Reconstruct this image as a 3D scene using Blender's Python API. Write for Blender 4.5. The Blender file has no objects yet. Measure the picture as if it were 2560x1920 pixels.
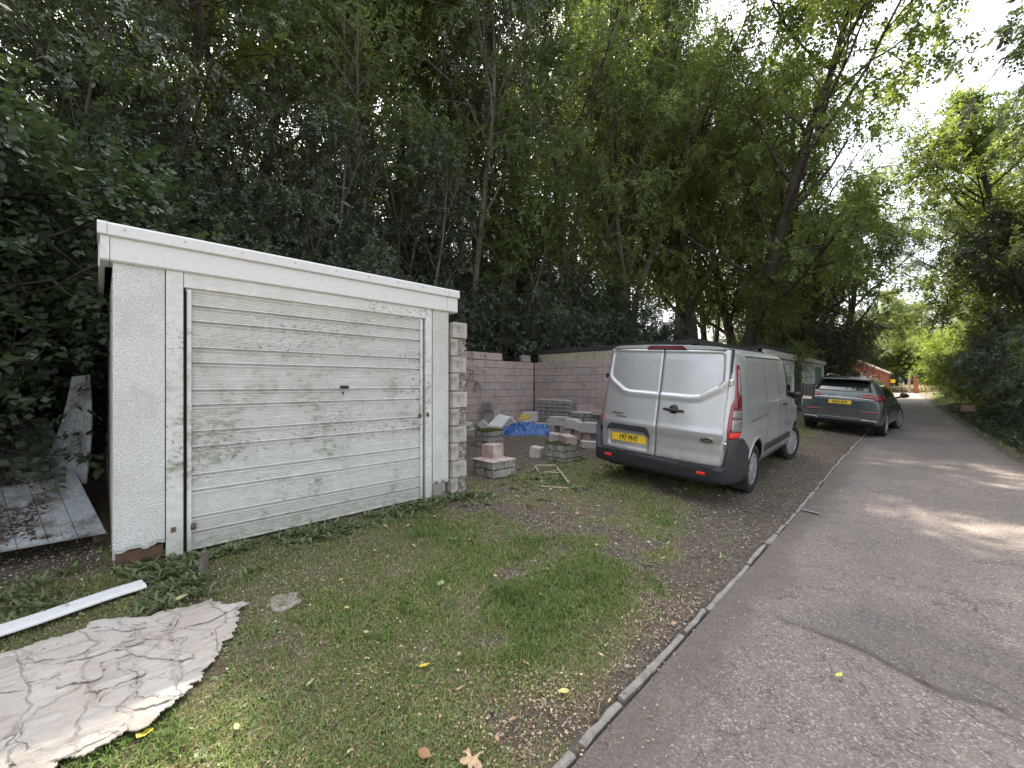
import bpy, math, random
import numpy as np
from mathutils import Vector, Matrix, Euler
from mathutils.bvhtree import BVHTree
R = math.radians
rnd = random.Random(7)
scn = bpy.context.scene
COL = scn.collection

# ------------------------------------------------------------------ camera
cam_d = bpy.data.cameras.new("camera")
cam = bpy.data.objects.new("camera", cam_d)
COL.objects.link(cam)
cam.location = (0, 0, 1.33)
cam.rotation_euler = (R(90), 0, R(45.2))
cam_d.lens = 14.55
cam_d.sensor_width = 36
cam_d.clip_start = 0.05
cam_d.clip_end = 600
scn.camera = cam

# ------------------------------------------------------------------ sky, sun, exposure
SUN_EL, SUN_AZ = 56.0, -66.0          # azimuth measured from +Y towards +X
w = bpy.data.worlds.new("World")
scn.world = w
w.use_nodes = True
nt = w.node_tree
nt.nodes.clear()
sky = nt.nodes.new("ShaderNodeTexSky")
sky.sky_type = 'NISHITA'
sky.sun_disc = False
sky.sun_elevation = R(SUN_EL)
sky.sun_rotation = R(SUN_AZ)
sky.air_density = 1.2
sky.dust_density = 3.5
sky.ozone_density = 0.6
hs = nt.nodes.new("ShaderNodeHueSaturation")
hs.inputs['Saturation'].default_value = 0.34
hs.inputs['Value'].default_value = 1.0
bg = nt.nodes.new("ShaderNodeBackground")
bg.inputs['Strength'].default_value = 0.15
wo = nt.nodes.new("ShaderNodeOutputWorld")
nt.links.new(sky.outputs[0], hs.inputs['Color'])
nt.links.new(hs.outputs[0], bg.inputs[0])
nt.links.new(bg.outputs[0], wo.inputs[0])
sd = bpy.data.lights.new("sun", 'SUN')
sd.energy = 4.6
sd.angle = R(0.6)
sd.color = (1.0, 0.90, 0.74)
sun = bpy.data.objects.new("sun", sd)
COL.objects.link(sun)
sdir = Vector((math.sin(R(SUN_AZ)) * math.cos(R(SUN_EL)), math.cos(R(SUN_AZ)) * math.cos(R(SUN_EL)), math.sin(R(SUN_EL))))
sun.rotation_euler = sdir.to_track_quat('Z', 'Y').to_euler()
sun.location = (0, 0, 30)
vs = scn.view_settings
vs.view_transform = 'Standard'
vs.look = 'None'
vs.gamma = 1.0
vs.use_curve_mapping = False
vs.exposure = 1.92

# ------------------------------------------------------------------ helpers
def tag(o, label=None, cat=None, group=None, kind=None):
    if label: o['label'] = label
    if cat: o['category'] = cat
    if group: o['group'] = group
    if kind: o['kind'] = kind
    return o

def empty(name, loc=(0, 0, 0), rot=(0, 0, 0), label=None, cat=None, group=None, kind=None):
    o = bpy.data.objects.new(name, None)
    o.empty_display_size = 0.2
    COL.objects.link(o)
    o.location = loc
    o.rotation_euler = rot
    return tag(o, label, cat, group, kind)

def mesh_obj(name, me, mat=None, parent=None, loc=(0, 0, 0), rot=(0, 0, 0)):
    o = bpy.data.objects.new(name, me)
    COL.objects.link(o)
    if mat is not None and len(me.materials) == 0:
        for m in (mat if isinstance(mat, (list, tuple)) else [mat]):
            me.materials.append(m)
    o.parent = parent
    o.location = loc
    o.rotation_euler = rot
    return o

def shade(me, on=True):
    me.polygons.foreach_set('use_smooth', [on] * len(me.polygons))
    me.update()

def quads_mesh(name, V, F, smooth=False, tint=None, col=None):
    """fast mesh from numpy: V (n,3), F (m,k)"""
    V = np.asarray(V, np.float32)
    F = np.asarray(F, np.int32)
    me = bpy.data.meshes.new(name)
    me.vertices.add(len(V))
    me.vertices.foreach_set('co', V.ravel())
    k = F.shape[1]
    me.loops.add(F.size)
    me.loops.foreach_set('vertex_index', F.ravel())
    me.polygons.add(len(F))
    me.polygons.foreach_set('loop_start', np.arange(0, F.size, k, dtype=np.int32))
    me.polygons.foreach_set('loop_total', np.full(len(F), k, np.int32))
    me.update(calc_edges=True)
    if tint is not None:
        a = me.attributes.new('tint', 'FLOAT', 'FACE')
        a.data.foreach_set('value', np.asarray(tint, np.float32))
    if smooth:
        shade(me)
    return me

class MB:
    def __init__(s):
        s.v = []; s.f = []; s.m = []
    def add(s, vs, fs, mi=0):
        b = len(s.v)
        s.v += [tuple(v) for v in vs]
        s.f += [tuple(i + b for i in f) for f in fs]
        s.m += [mi] * len(fs)
        return s
    def box(s, c, d, rot=None, mi=0, bev=0.0):
        x, y, z = d[0] / 2, d[1] / 2, d[2] / 2
        M = Euler(rot).to_matrix() if rot is not None else None
        if bev <= 0:
            vs = [(sx * x, sy * y, sz * z) for sz in (-1, 1) for sy in (-1, 1) for sx in (-1, 1)]
            fs = [(0, 2, 3, 1), (4, 5, 7, 6), (0, 1, 5, 4), (2, 6, 7, 3), (0, 4, 6, 2), (1, 3, 7, 5)]
        else:
            vs, fs = bevbox(x, y, z, bev)
        out = []
        for p in vs:
            p = Vector(p)
            if M: p = M @ p
            out.append((p.x + c[0], p.y + c[1], p.z + c[2]))
        return s.add(out, fs, mi)
    def tube(s, pts, rad, n=6, mi=0, caps=True):
        pts = [Vector(p) for p in pts]
        if not isinstance(rad, (list, tuple)): rad = [rad] * len(pts)
        vs = []
        up = Vector((0.13, 0.21, 0.97))
        for i, p in enumerate(pts):
            t = (pts[min(i + 1, len(pts) - 1)] - pts[max(i - 1, 0)]).normalized()
            a = t.cross(up)
            if a.length < 0.05: a = t.cross(Vector((1, 0.1, 0)))
            a.normalize()
            b = t.cross(a)
            for k in range(n):
                an = 2 * math.pi * k / n
                q = p + (a * math.cos(an) + b * math.sin(an)) * rad[i]
                vs.append(q)
        fs = []
        for i in range(len(pts) - 1):
            for k in range(n):
                k2 = (k + 1) % n
                fs.append((i * n + k, i * n + k2, (i + 1) * n + k2, (i + 1) * n + k))
        if caps:
            fs.append(tuple(range(n)))
            fs.append(tuple((len(pts) - 1) * n + k for k in reversed(range(n))))
        return s.add(vs, fs, mi)
    def lathe(s, prof, n=28, axis='X', c=(0, 0, 0), mi=0):
        """prof: list of (r, a) radius, position along axis"""
        vs = []; fs = []
        for r, a in prof:
            for k in range(n):
                t = 2 * math.pi * k / n
                p = (a, r * math.cos(t), r * math.sin(t)) if axis == 'X' else ((r * math.cos(t), a, r * math.sin(t)) if axis == 'Y' else (r * math.cos(t), r * math.sin(t), a))
                vs.append((p[0] + c[0], p[1] + c[1], p[2] + c[2]))
        for i in range(len(prof) - 1):
            for k in range(n):
                k2 = (k + 1) % n
                fs.append((i * n + k, i * n + k2, (i + 1) * n + k2, (i + 1) * n + k))
        return s.add(vs, fs, mi)
    def prism(s, poly, d0, d1, plane='XZ', mi=0):
        """extrude 2D polygon between two depths"""
        n = len(poly)
        def P(p, d):
            if plane == 'XZ': return (p[0], d, p[1])
            if plane == 'YZ': return (d, p[0], p[1])
            return (p[0], p[1], d)
        vs = [P(p, d0) for p in poly] + [P(p, d1) for p in poly]
        fs = [tuple(range(n)), tuple(n + i for i in reversed(range(n)))]
        for i in range(n):
            j = (i + 1) % n
            fs.append((i, i + n, j + n, j))
        return s.add(vs, fs, mi)
    def mesh(s, name, smooth=False):
        me = bpy.data.meshes.new(name)
        me.from_pydata(s.v, [], s.f)
        if any(s.m): me.polygons.foreach_set('material_index', s.m)
        me.update()
        import bmesh
        bm = bmesh.new(); bm.from_mesh(me)
        bmesh.ops.recalc_face_normals(bm, faces=bm.faces)
        bm.to_mesh(me); bm.free()
        if smooth: shade(me)
        return me
    def build(s, name, mat, parent=None, smooth=False, loc=(0, 0, 0), rot=(0, 0, 0)):
        return mesh_obj(name, s.mesh(name, smooth), mat, parent, loc, rot)

def bevbox(x, y, z, b):
    vs = []; idx = {}
    for sx in (-1, 1):
        for sy in (-1, 1):
            for sz in (-1, 1):
                for a in range(3):
                    p = [sx * (x - b), sy * (y - b), sz * (z - b)]
                    p[a] = (sx * x, sy * y, sz * z)[a]
                    idx[(sx, sy, sz, a)] = len(vs)
                    vs.append(tuple(p))
    fs = []
    for a in range(3):
        o = [i for i in range(3) if i != a]
        for s_ in (-1, 1):
            q = []
            for u, v in ((-1, -1), (1, -1), (1, 1), (-1, 1)):
                k = [0, 0, 0]; k[a] = s_; k[o[0]] = u; k[o[1]] = v
                q.append(idx[(k[0], k[1], k[2], a)])
            fs.append(tuple(q))
        for u in (-1, 1):
            for v in (-1, 1):
                q = []
                for s_, ax in ((-1, o[0]), (1, o[0]), (1, o[1]), (-1, o[1])):
                    k = [0, 0, 0]; k[a] = s_; k[o[0]] = u; k[o[1]] = v
                    q.append(idx[(k[0], k[1], k[2], ax)])
                fs.append(tuple(q))
    for sx in (-1, 1):
        for sy in (-1, 1):
            for sz in (-1, 1):
                fs.append(tuple(idx[(sx, sy, sz, a)] for a in range(3)))
    return vs, fs

def text_mesh(txt, size, depth=0.002, sx=1.0, bold=0.0, name='lettering'):
    cu = bpy.data.curves.new('txt', 'FONT')
    cu.body = txt; cu.size = size; cu.extrude = depth; cu.offset = bold
    cu.align_x = 'CENTER'; cu.align_y = 'CENTER'; cu.resolution_u = 3
    o = bpy.data.objects.new('txt', cu)
    COL.objects.link(o)
    dg = bpy.context.evaluated_depsgraph_get()
    me = bpy.data.meshes.new_from_object(o.evaluated_get(dg))
    bpy.data.objects.remove(o)
    bpy.data.curves.remove(cu)
    me.name = name
    for v in me.vertices: v.co.x *= sx
    return me

def copy_tree(o, parent=None):
    c = o.copy()
    COL.objects.link(c)
    if parent is not None: c.parent = parent
    for ch in list(o.children): copy_tree(ch, c)
    return c

# numpy value noise
def _hash(ix, iy, seed):
    h = (ix * 374761393 + iy * 668265263 + seed * 974711) & 0x7fffffff
    h = ((h ^ (h >> 13)) * 1274126177) & 0x7fffffff
    return ((h ^ (h >> 16)) & 0xffff) / 65535.0
def vnoise(x, y, seed=0):
    x = np.asarray(x, float); y = np.asarray(y, float)
    ix = np.floor(x).astype(np.int64); iy = np.floor(y).astype(np.int64)
    fx = x - ix; fy = y - iy
    fx = fx * fx * (3 - 2 * fx); fy = fy * fy * (3 - 2 * fy)
    a = _hash(ix, iy, seed); b = _hash(ix + 1, iy, seed); c = _hash(ix, iy + 1, seed); d = _hash(ix + 1, iy + 1, seed)
    return (a * (1 - fx) + b * fx) * (1 - fy) + (c * (1 - fx) + d * fx) * fy
def fbm(x, y, seed=0, o=4):
    s = 0; a = 0.5; t = 0
    for i in range(o):
        s = s + a * vnoise(np.asarray(x) * 2 ** i, np.asarray(y) * 2 ** i, seed + i * 17); t += a; a *= 0.5
    return s / t
def sstep(a, b, x):
    t = np.clip((np.asarray(x, float) - a) / (b - a), 0, 1)
    return t * t * (3 - 2 * t)

# ------------------------------------------------------------------ materials
class NT:
    def __init__(s, name):
        s.mat = bpy.data.materials.new(name); s.mat.use_nodes = True
        s.t = s.mat.node_tree; s.t.nodes.clear()
        s.out = s.n('ShaderNodeOutputMaterial')
    def n(s, typ, **kw):
        nd = s.t.nodes.new(typ)
        for k, v in kw.items():
            if k.startswith('_'): nd.inputs[k[1:].replace('_', ' ')].default_value = v
            else: setattr(nd, k, v)
        return nd
    def l(s, a, b): s.t.links.new(a, b); return b
    def pos(s, obj=True):
        tc = s.n('ShaderNodeTexCoord'); return tc.outputs['Object'] if obj else s.n('ShaderNodeNewGeometry').outputs['Position']
    def noise(s, scale, detail=4, rough=0.6, vec=None, dist=0.0, stretch=None):
        v = vec if vec is not None else s.pos()
        if stretch:
            mp = s.n('ShaderNodeMapping'); mp.inputs['Scale'].default_value = stretch; s.l(v, mp.inputs[0]); v = mp.outputs[0]
        nd = s.n('ShaderNodeTexNoise'); nd.inputs['Scale'].default_value = scale; nd.inputs['Detail'].default_value = detail
        nd.inputs['Roughness'].default_value = rough; nd.inputs['Distortion'].default_value = dist
        s.l(v, nd.inputs['Vector']); return nd.outputs['Fac']
    def voro(s, scale, vec=None, feature='F1', out='Distance'):
        nd = s.n('ShaderNodeTexVoronoi', feature=feature); nd.inputs['Scale'].default_value = scale
        s.l(vec if vec is not None else s.pos(), nd.inputs['Vector']); return nd.outputs[out]
    def ramp(s, fac, stops):
        nd = s.n('ShaderNodeValToRGB'); cr = nd.color_ramp
        while len(cr.elements) < len(stops): cr.elements.new(0.5)
        for e, (p, c) in zip(cr.elements, stops):
            e.position = p; e.color = (c[0], c[1], c[2], 1) if isinstance(c, (tuple, list)) else (c, c, c, 1)
        s.l(fac, nd.inputs[0]); return nd.outputs[0]
    def mix(s, fac, a, b, mode='MIX'):
        nd = s.n('ShaderNodeMix', data_type='RGBA', blend_type=mode)
        for i, v in ((0, fac), (6, a), (7, b)):
            if hasattr(v, 'is_output') or hasattr(v, 'links'): s.l(v, nd.inputs[i])
            elif i == 0: nd.inputs[0].default_value = v
            else: nd.inputs[i].default_value = (v[0], v[1], v[2], 1) if isinstance(v, (tuple, list)) else (v, v, v, 1)
        return nd.outputs[2]
    def math(s, op, a, b=None, c=None):
        nd = s.n('ShaderNodeMath', operation=op)
        for i, v in enumerate((a, b, c)):
            if v is None: continue
            if hasattr(v, 'links'): s.l(v, nd.inputs[i])
            else: nd.inputs[i].default_value = v
        return nd.outputs[0]
    def attr(s, name): return s.n('ShaderNodeAttribute', attribute_name=name).outputs['Fac']
    def rand(s): return s.n('ShaderNodeObjectInfo').outputs['Random']
    def bump(s, h, strength=0.5, dist=0.01, prev=None):
        nd = s.n('ShaderNodeBump'); nd.inputs['Strength'].default_value = strength; nd.inputs['Distance'].default_value = dist
        s.l(h, nd.inputs['Height'])
        if prev is not None: s.l(prev, nd.inputs['Normal'])
        return nd.outputs[0]
    def bsdf(s, col=(0.5, 0.5, 0.5), rough=0.6, metal=0.0, spec=0.5, normal=None, coat=0.0, **kw):
        b = s.n('ShaderNodeBsdfPrincipled')
        for k, v in (('Base Color', col), ('Roughness', rough), ('Metallic', metal), ('Specular IOR Level', spec), ('Coat Weight', coat)):
            if hasattr(v, 'links'): s.l(v, b.inputs[k])
            elif k == 'Base Color': b.inputs[k].default_value = (v[0], v[1], v[2], 1)
            else: b.inputs[k].default_value = v
        if normal is not None: s.l(normal, b.inputs['Normal'])
        for k, v in kw.items(): b.inputs[k.replace('_', ' ')].default_value = v
        s.b = b
        s.l(b.outputs[0], s.out.inputs[0]); return s.mat

def plain(name, col, rough=0.5, metal=0.0, spec=0.5, coat=0.0, wear=0.12, scale=30, bump=0.0):
    t = NT(name)
    n = t.noise(scale, 5, 0.65)
    c = t.mix(t.ramp(n, [(0.35, 0.0), (0.7, 1.0)]), tuple(x * (1 - wear) for x in col), tuple(min(1, x * (1 + wear)) for x in col))
    nb = t.bump(n, bump, 0.005) if bump else None
    return t.bsdf(c, rough, metal, spec, nb, coat)

M = {}
def leaf_mat(name, stops, trans=0.4, rough=0.45, spec=0.4):
    t = NT(name)
    a = t.attr('tint')
    r = t.rand()
    f = t.math('ADD', t.math('MULTIPLY', a, 0.8), t.math('MULTIPLY', r, 0.2))
    c = t.ramp(f, stops)
    p = t.n('ShaderNodeBsdfPrincipled'); t.l(c, p.inputs['Base Color']); p.inputs['Roughness'].default_value = rough
    p.inputs['Specular IOR Level'].default_value = spec
    tr = t.n('ShaderNodeBsdfTranslucent')
    tc = t.mix(1.0, c, (1.10, 1.15, 0.62), 'MULTIPLY'); t.l(tc, tr.inputs[0])
    ms = t.n('ShaderNodeMixShader'); ms.inputs[0].default_value = trans
    t.l(p.outputs[0], ms.inputs[1]); t.l(tr.outputs[0], ms.inputs[2]); t.l(ms.outputs[0], t.out.inputs[0])
    return t.mat
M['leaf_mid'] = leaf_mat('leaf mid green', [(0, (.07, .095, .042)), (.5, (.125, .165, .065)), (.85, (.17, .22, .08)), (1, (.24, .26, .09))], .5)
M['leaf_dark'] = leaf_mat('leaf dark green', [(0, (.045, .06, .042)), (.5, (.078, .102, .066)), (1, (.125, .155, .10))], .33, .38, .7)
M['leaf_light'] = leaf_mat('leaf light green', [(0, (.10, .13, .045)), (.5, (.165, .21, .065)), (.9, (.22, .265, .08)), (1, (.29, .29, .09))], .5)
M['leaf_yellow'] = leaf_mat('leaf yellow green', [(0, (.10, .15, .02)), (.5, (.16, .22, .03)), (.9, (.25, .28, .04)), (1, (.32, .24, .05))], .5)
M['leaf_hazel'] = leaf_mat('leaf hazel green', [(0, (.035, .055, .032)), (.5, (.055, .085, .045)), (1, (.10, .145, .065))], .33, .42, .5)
M['leaf_weed'] = leaf_mat('leaf weed green', [(0, (.09, .11, .055)), (.5, (.15, .19, .09)), (.9, (.23, .27, .14)), (1, (.34, .30, .17))], .3, .5, .4)
def bark_mat(name, a, b):
    t = NT(name)
    n = t.noise(6, 6, .7, stretch=(3, 3, .6)); n2 = t.noise(40, 4, .7, stretch=(2, 2, .5))
    c = t.mix(t.ramp(n, [(.35, 0.), (.65, 1.)]), a, b)
    return t.bsdf(c, .9, 0, .2, t.bump(n2, .7, .02))
M['bark'] = bark_mat('bark dark', (.045, .035, .028), (.09, .075, .06))
M['bark_pale'] = bark_mat('bark pale', (.10, .09, .075), (.2, .18, .15))
t = NT('grass blade')
a = t.attr('tint')
c = t.ramp(a, [(0, (.08, .14, .03)), (.4, (.14, .22, .05)), (.62, (.22, .29, .08)), (.76, (.30, .28, .13)), (1, (.45, .38, .24))])
p = t.n('ShaderNodeBsdfPrincipled'); t.l(c, p.inputs['Base Color']); p.inputs['Roughness'].default_value = .6; p.inputs['Specular IOR Level'].default_value = .3
tr = t.n('ShaderNodeBsdfTranslucent'); t.l(c, tr.inputs[0])
ms = t.n('ShaderNodeMixShader'); ms.inputs[0].default_value = .3
t.l(p.outputs[0], ms.inputs[1]); t.l(tr.outputs[0], ms.inputs[2]); t.l(ms.outputs[0], t.out.inputs[0])
M['grass'] = t.mat
t = NT('leaf litter')
a = t.attr('tint')
c = t.ramp(a, [(0, (.06, .035, .02)), (.2, (.16, .09, .05)), (.45, (.30, .20, .13)), (.65, (.42, .31, .21)), (.82, (.50, .41, .27)), (.93, (.50, .45, .22)), (.975, (.3, .34, .16)), (1, (.45, .43, .38))])
M['litter'] = t.bsdf(c, .75, 0, .25)

# ------------------------------------------------------------------ terrain functions
def XL(Y):
    Y = np.asarray(Y, float)
    return -1.03 - .018 * Y - .024 * np.maximum(0, Y - 20)
def XR(Y):
    return 1.65 - .038 * np.asarray(Y, float)
def baseY(Y):
    Y = np.asarray(Y, float)
    return .070 * sstep(5.5, 10.0, Y) + .0085 * np.maximum(0, Y - 17)
def zg(X, Y):
    X = np.asarray(X, float); Y = np.asarray(Y, float)
    u = XL(Y) - X
    s = .071 + .024 * sstep(10, 14, Y)
    lat = np.where(u > 0, -.225 + np.minimum(s * np.minimum(u, 3.1), .02 + .225 + 0 * u), -.225)
    lat = lat + .02 * np.clip(u - 3.1, 0, 5.3) + .22 * np.clip(u - 8.7, 0, 22) 
    r = X - XR(Y)
    lat = lat + .09 * sstep(0, .8, r) + .07 * np.clip(r - .8, 0, 12)
    return lat + baseY(Y)
def zgf(x, y): return float(zg(x, y))

def grass_mask(X, Y):
    """0 bare .. 1 lush"""
    X = np.asarray(X, float); Y = np.asarray(Y, float)
    u = XL(Y) - X
    n = fbm(X * .9 + 3, Y * .9, 5) ; n2 = fbm(X * 3.1, Y * 3.1, 9)
    g = sstep(.38, .62, n * .45 + n2 * .55 + .085)
    # dirt strip along the kerb
    wd = .16 + .15 * np.clip(Y - 1.2, 0, 9)
    wd = np.where(Y > 9, .9, np.minimum(wd, 1.15))
    strip = sstep(wd - .18, wd + .22, u + (n2 - .5) * .8 + (n - .5) * .5)
    g = g * (.04 + .96 * strip)
    # lush blob
    blob = np.exp(-(((X + 2.05 + .5 * (n - .5)) / .7) ** 2 + ((Y - 2.2 + 1.2 * (n2 - .5)) / 1.0) ** 2)) + .7 * np.exp(-(((X + 3.1) / .6) ** 2 + ((Y - 1.9) / .5) ** 2)) + .7 * np.exp(-(((X + 1.75) / .45) ** 2 + ((Y - 1.0) / .35) ** 2))
    blob = np.minimum(blob, 1)
    g = np.maximum(g, np.clip(blob * 1.3, 0, 1) * sstep(.25, .6, n2 * .6 + n * .4) * strip)
    # worn patch by the block pier
    worn = np.exp(-(((X + 2.9) / .8) ** 2 + ((Y - 3.6) / .6) ** 2))
    g = g * (1 - .75 * worn)
    # bare building plot
    plot = sstep(-4.05, -4.45, X + (n2 - .5) * .7) * sstep(2.9, 3.2, Y)
    g = g * (1 - plot * .97)
    left = sstep(-3.9, -4.3, X) * sstep(0.2, -.1, Y)
    g = g * (1 - left * .93)
    # right bank
    g = np.where(X > XR(Y) + .2, .55 * sstep(.4, .6, n), g)
    g = np.where((X > XL(Y)) & (X < XR(Y)), 0, g)
    g = np.where(X < -9.5, 0, g)
    # verge beyond the van: mixed
    return np.clip(g, 0, 1)
# ------------------------------------------------------------------ ground and road materials
t = NT('ground soil and turf')
P = t.pos()
gm = t.attr('gm')
n1 = t.noise(3, 6, .65); n2 = t.noise(22, 6, .7); n3 = t.noise(90, 4, .7)
st = t.voro(70); st2 = t.voro(24, out='Color')
soil = t.ramp(n2, [(.3, (.055, .044, .036)), (.5, (.11, .088, .072)), (.72, (.20, .165, .138))])
peb = t.math('LESS_THAN', st, .17)
rnm = t.noise(9, 2)
soil = t.mix(t.math('MULTIPLY', peb, t.ramp(rnm, [(.45, 0.), (.6, .8)])), soil, (.38, .33, .30))
turf = t.ramp(n3, [(.3, (.07, .065, .035)), (.5, (.13, .115, .065)), (.66, (.22, .18, .11)), (.8, (.34, .27, .18))])
c = t.mix(t.ramp(gm, [(.08, 0.), (.5, 1.)]), soil, turf)
hgt = t.math('ADD', t.math('MULTIPLY', n2, .6), t.math('MULTIPLY', n3, .4))
M['ground'] = t.bsdf(c, .95, 0, .15, t.bump(hgt, .9, .03))

t = NT('worn asphalt')
sepx = t.n('ShaderNodeSeparateXYZ'); t.l(t.pos(), sepx.inputs[0])
v1 = t.voro(115, out='Color'); v1d = t.voro(115)
sepc = t.n('ShaderNodeSeparateColor'); t.l(v1, sepc.inputs[0])
big = t.noise(.55, 5, .6); mid = t.noise(4, 5, .65); fine = t.noise(260, 3, .6)
agg = t.ramp(sepc.outputs[0], [(0, (.11, .096, .088)), (.3, (.185, .160, .147)), (.6, (.26, .226, .207)), (.86, (.35, .305, .28)), (.94, (.55, .50, .46)), (1, (.68, .63, .58))])
agg.node.color_ramp.interpolation = 'CONSTANT'
base = t.mix(t.math('MULTIPLY', fine, .5), agg, (.12, .102, .095))
base = t.mix(t.ramp(mid, [(.3, .0), (.75, .55)]), base, (.27, .225, .20))
base = t.mix(t.ramp(big, [(.35, .38), (.6, 0.)]), base, (.11, .098, .094))
base = t.mix(t.math('MULTIPLY', t.attr('old'), .5), base, (.085, .075, .072))
crk = t.noise(1.1, 6, .65, dist=1.2)
base = t.mix(t.ramp(crk, [(.494, 0.), (.4985, .75), (.5015, .75), (.506, 0.)]), base, (.06, .05, .046))
dirt = t.attr('dirt')
dm = t.noise(6, 5, .7)
df = t.ramp(t.math('ADD', dirt, t.math('MULTIPLY', t.math('SUBTRACT', dm, .5), 1.5)), [(.3, 0.), (.95, .85)])
speck = t.ramp(t.voro(60), [(.10, 1.), (.16, 0.)])
dcol = t.mix(t.math('MULTIPLY', speck, .7), t.ramp(t.noise(50, 4, .7), [(.3, (.085, .070, .062)), (.7, (.165, .138, .122))]), (.4, .34, .30))
base = t.mix(df, base, dcol)
seam = t.attr('seam')
base = t.mix(t.math('MULTIPLY', seam, .9), base, (.05, .042, .038))
M['asphalt'] = t.bsdf(base, .88, 0, .3, t.bump(t.math('ADD', v1d, t.math('MULTIPLY', fine, .3)), .6, .006))

def axis_pts(segs):
    out = []
    for a, b, s in segs:
        n = max(1, int(round((b - a) / s)))
        out += list(np.linspace(a, b, n, endpoint=False))
    out.append(segs[-1][1])
    return np.array(out)
def grid_faces(nx, ny):
    i = np.arange(nx - 1)[:, None] * ny + np.arange(ny - 1)[None, :]
    return np.stack([i, i + ny, i + ny + 1, i + 1], -1).reshape(-1, 4)

gx = axis_pts([(-90, -30, 4), (-30, -10, 1.0), (-10, -5.2, .12), (-5.2, -.9, .045), (-.9, 2.4, .25), (2.4, 8, .4), (8, 24, 2), (24, 120, 8)])
gy = axis_pts([(-60, -14, 5), (-14, -1.2, .4), (-1.2, 6.5, .045), (6.5, 17, .12), (17, 75, .6), (75, 260, 8)])
GX, GY = np.meshgrid(gx, gy, indexing='ij')
GZ = zg(GX, GY)
gmask = grass_mask(GX, GY)
u_ = XL(GY) - GX
onroad = (GX > XL(GY) - .02) & (GX < XR(GY) + .02)
rel = (fbm(GX * 2.2, GY * 2.2, 3, 5) - .5) * .05 + (fbm(GX * 11, GY * 11, 8, 3) - .5) * .022
GZ = GZ + np.where(onroad, -.03, rel * sstep(0, .25, np.maximum(u_, GX - XR(GY))))
V = np.stack([GX, GY, GZ], -1).reshape(-1, 3)
me = quads_mesh('ground', V, grid_faces(len(gx), len(gy)), True)
at = me.attributes.new('gm', 'FLOAT', 'POINT'); at.data.foreach_set('value', gmask.astype(np.float32).ravel())
tag(mesh_obj('ground', me, M['ground']), kind='structure')

ry = axis_pts([(-4, 2.6, .08), (2.6, 3.8, .02), (3.8, 7, .06), (7, 20, .15), (20, 68, .5), (68, 74, .5)])
rt = np.linspace(0, 1, 56)
RY, RT = np.meshgrid(ry, rt, indexing='ij')
edge = (fbm(RY * 2.5, RY * 0, 31) - .5) * .12
RX = XL(RY) + .035 + RT * (XR(RY) + edge - XL(RY) - .035)
# transverse joint of an old reinstatement, and the ridge beside it
jl = 3.28 - .25 * (RX + .81) + (fbm(RX * 3, RX * 0, 4) - .5) * .20 + (fbm(RX * 14, RX * 0, 9) - .5) * .03
jd = RY - jl
seam = np.exp(-(jd / .03) ** 2) * sstep(-.95, -.35, RX) * (.5 + .5 * vnoise(RX * 9, RY * 9, 3))
RZ = zg(RX, RY) + .002 + (fbm(RX * 1.3, RY * 1.3, 12, 3) - .5) * .02 - .012 * np.exp(-(jd / .05) ** 2) * sstep(-.95, -.35, RX)
d = RX - XL(RY)
dirtm = np.maximum(1 - sstep(.05, .55, d + (fbm(RX * 3, RY * 3, 77) - .5) * .4), (1 - sstep(0, .35, XR(RY) - RX)) * .9)
me = quads_mesh('road', np.stack([RX, RY, RZ], -1).reshape(-1, 3), grid_faces(len(ry), len(rt))[:, ::-1], True)
old_ = sstep(0, .05, jd) * (1 - sstep(.5, .9, jd + (fbm(RX * 2, RY * 2, 5) - .5) * .5)) * sstep(-.9, -.2, RX) + .6 * sstep(.45, .6, fbm(RX * .8, RY * .35, 44)) * (RY > 3)
for nm, ar in (('dirt', dirtm), ('seam', seam), ('old', old_)):
    at = me.attributes.new(nm, 'FLOAT', 'POINT'); at.data.foreach_set('value', np.clip(ar, 0, 1).astype(np.float32).ravel())
tag(mesh_obj('road', me, M['asphalt']), kind='structure')

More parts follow.
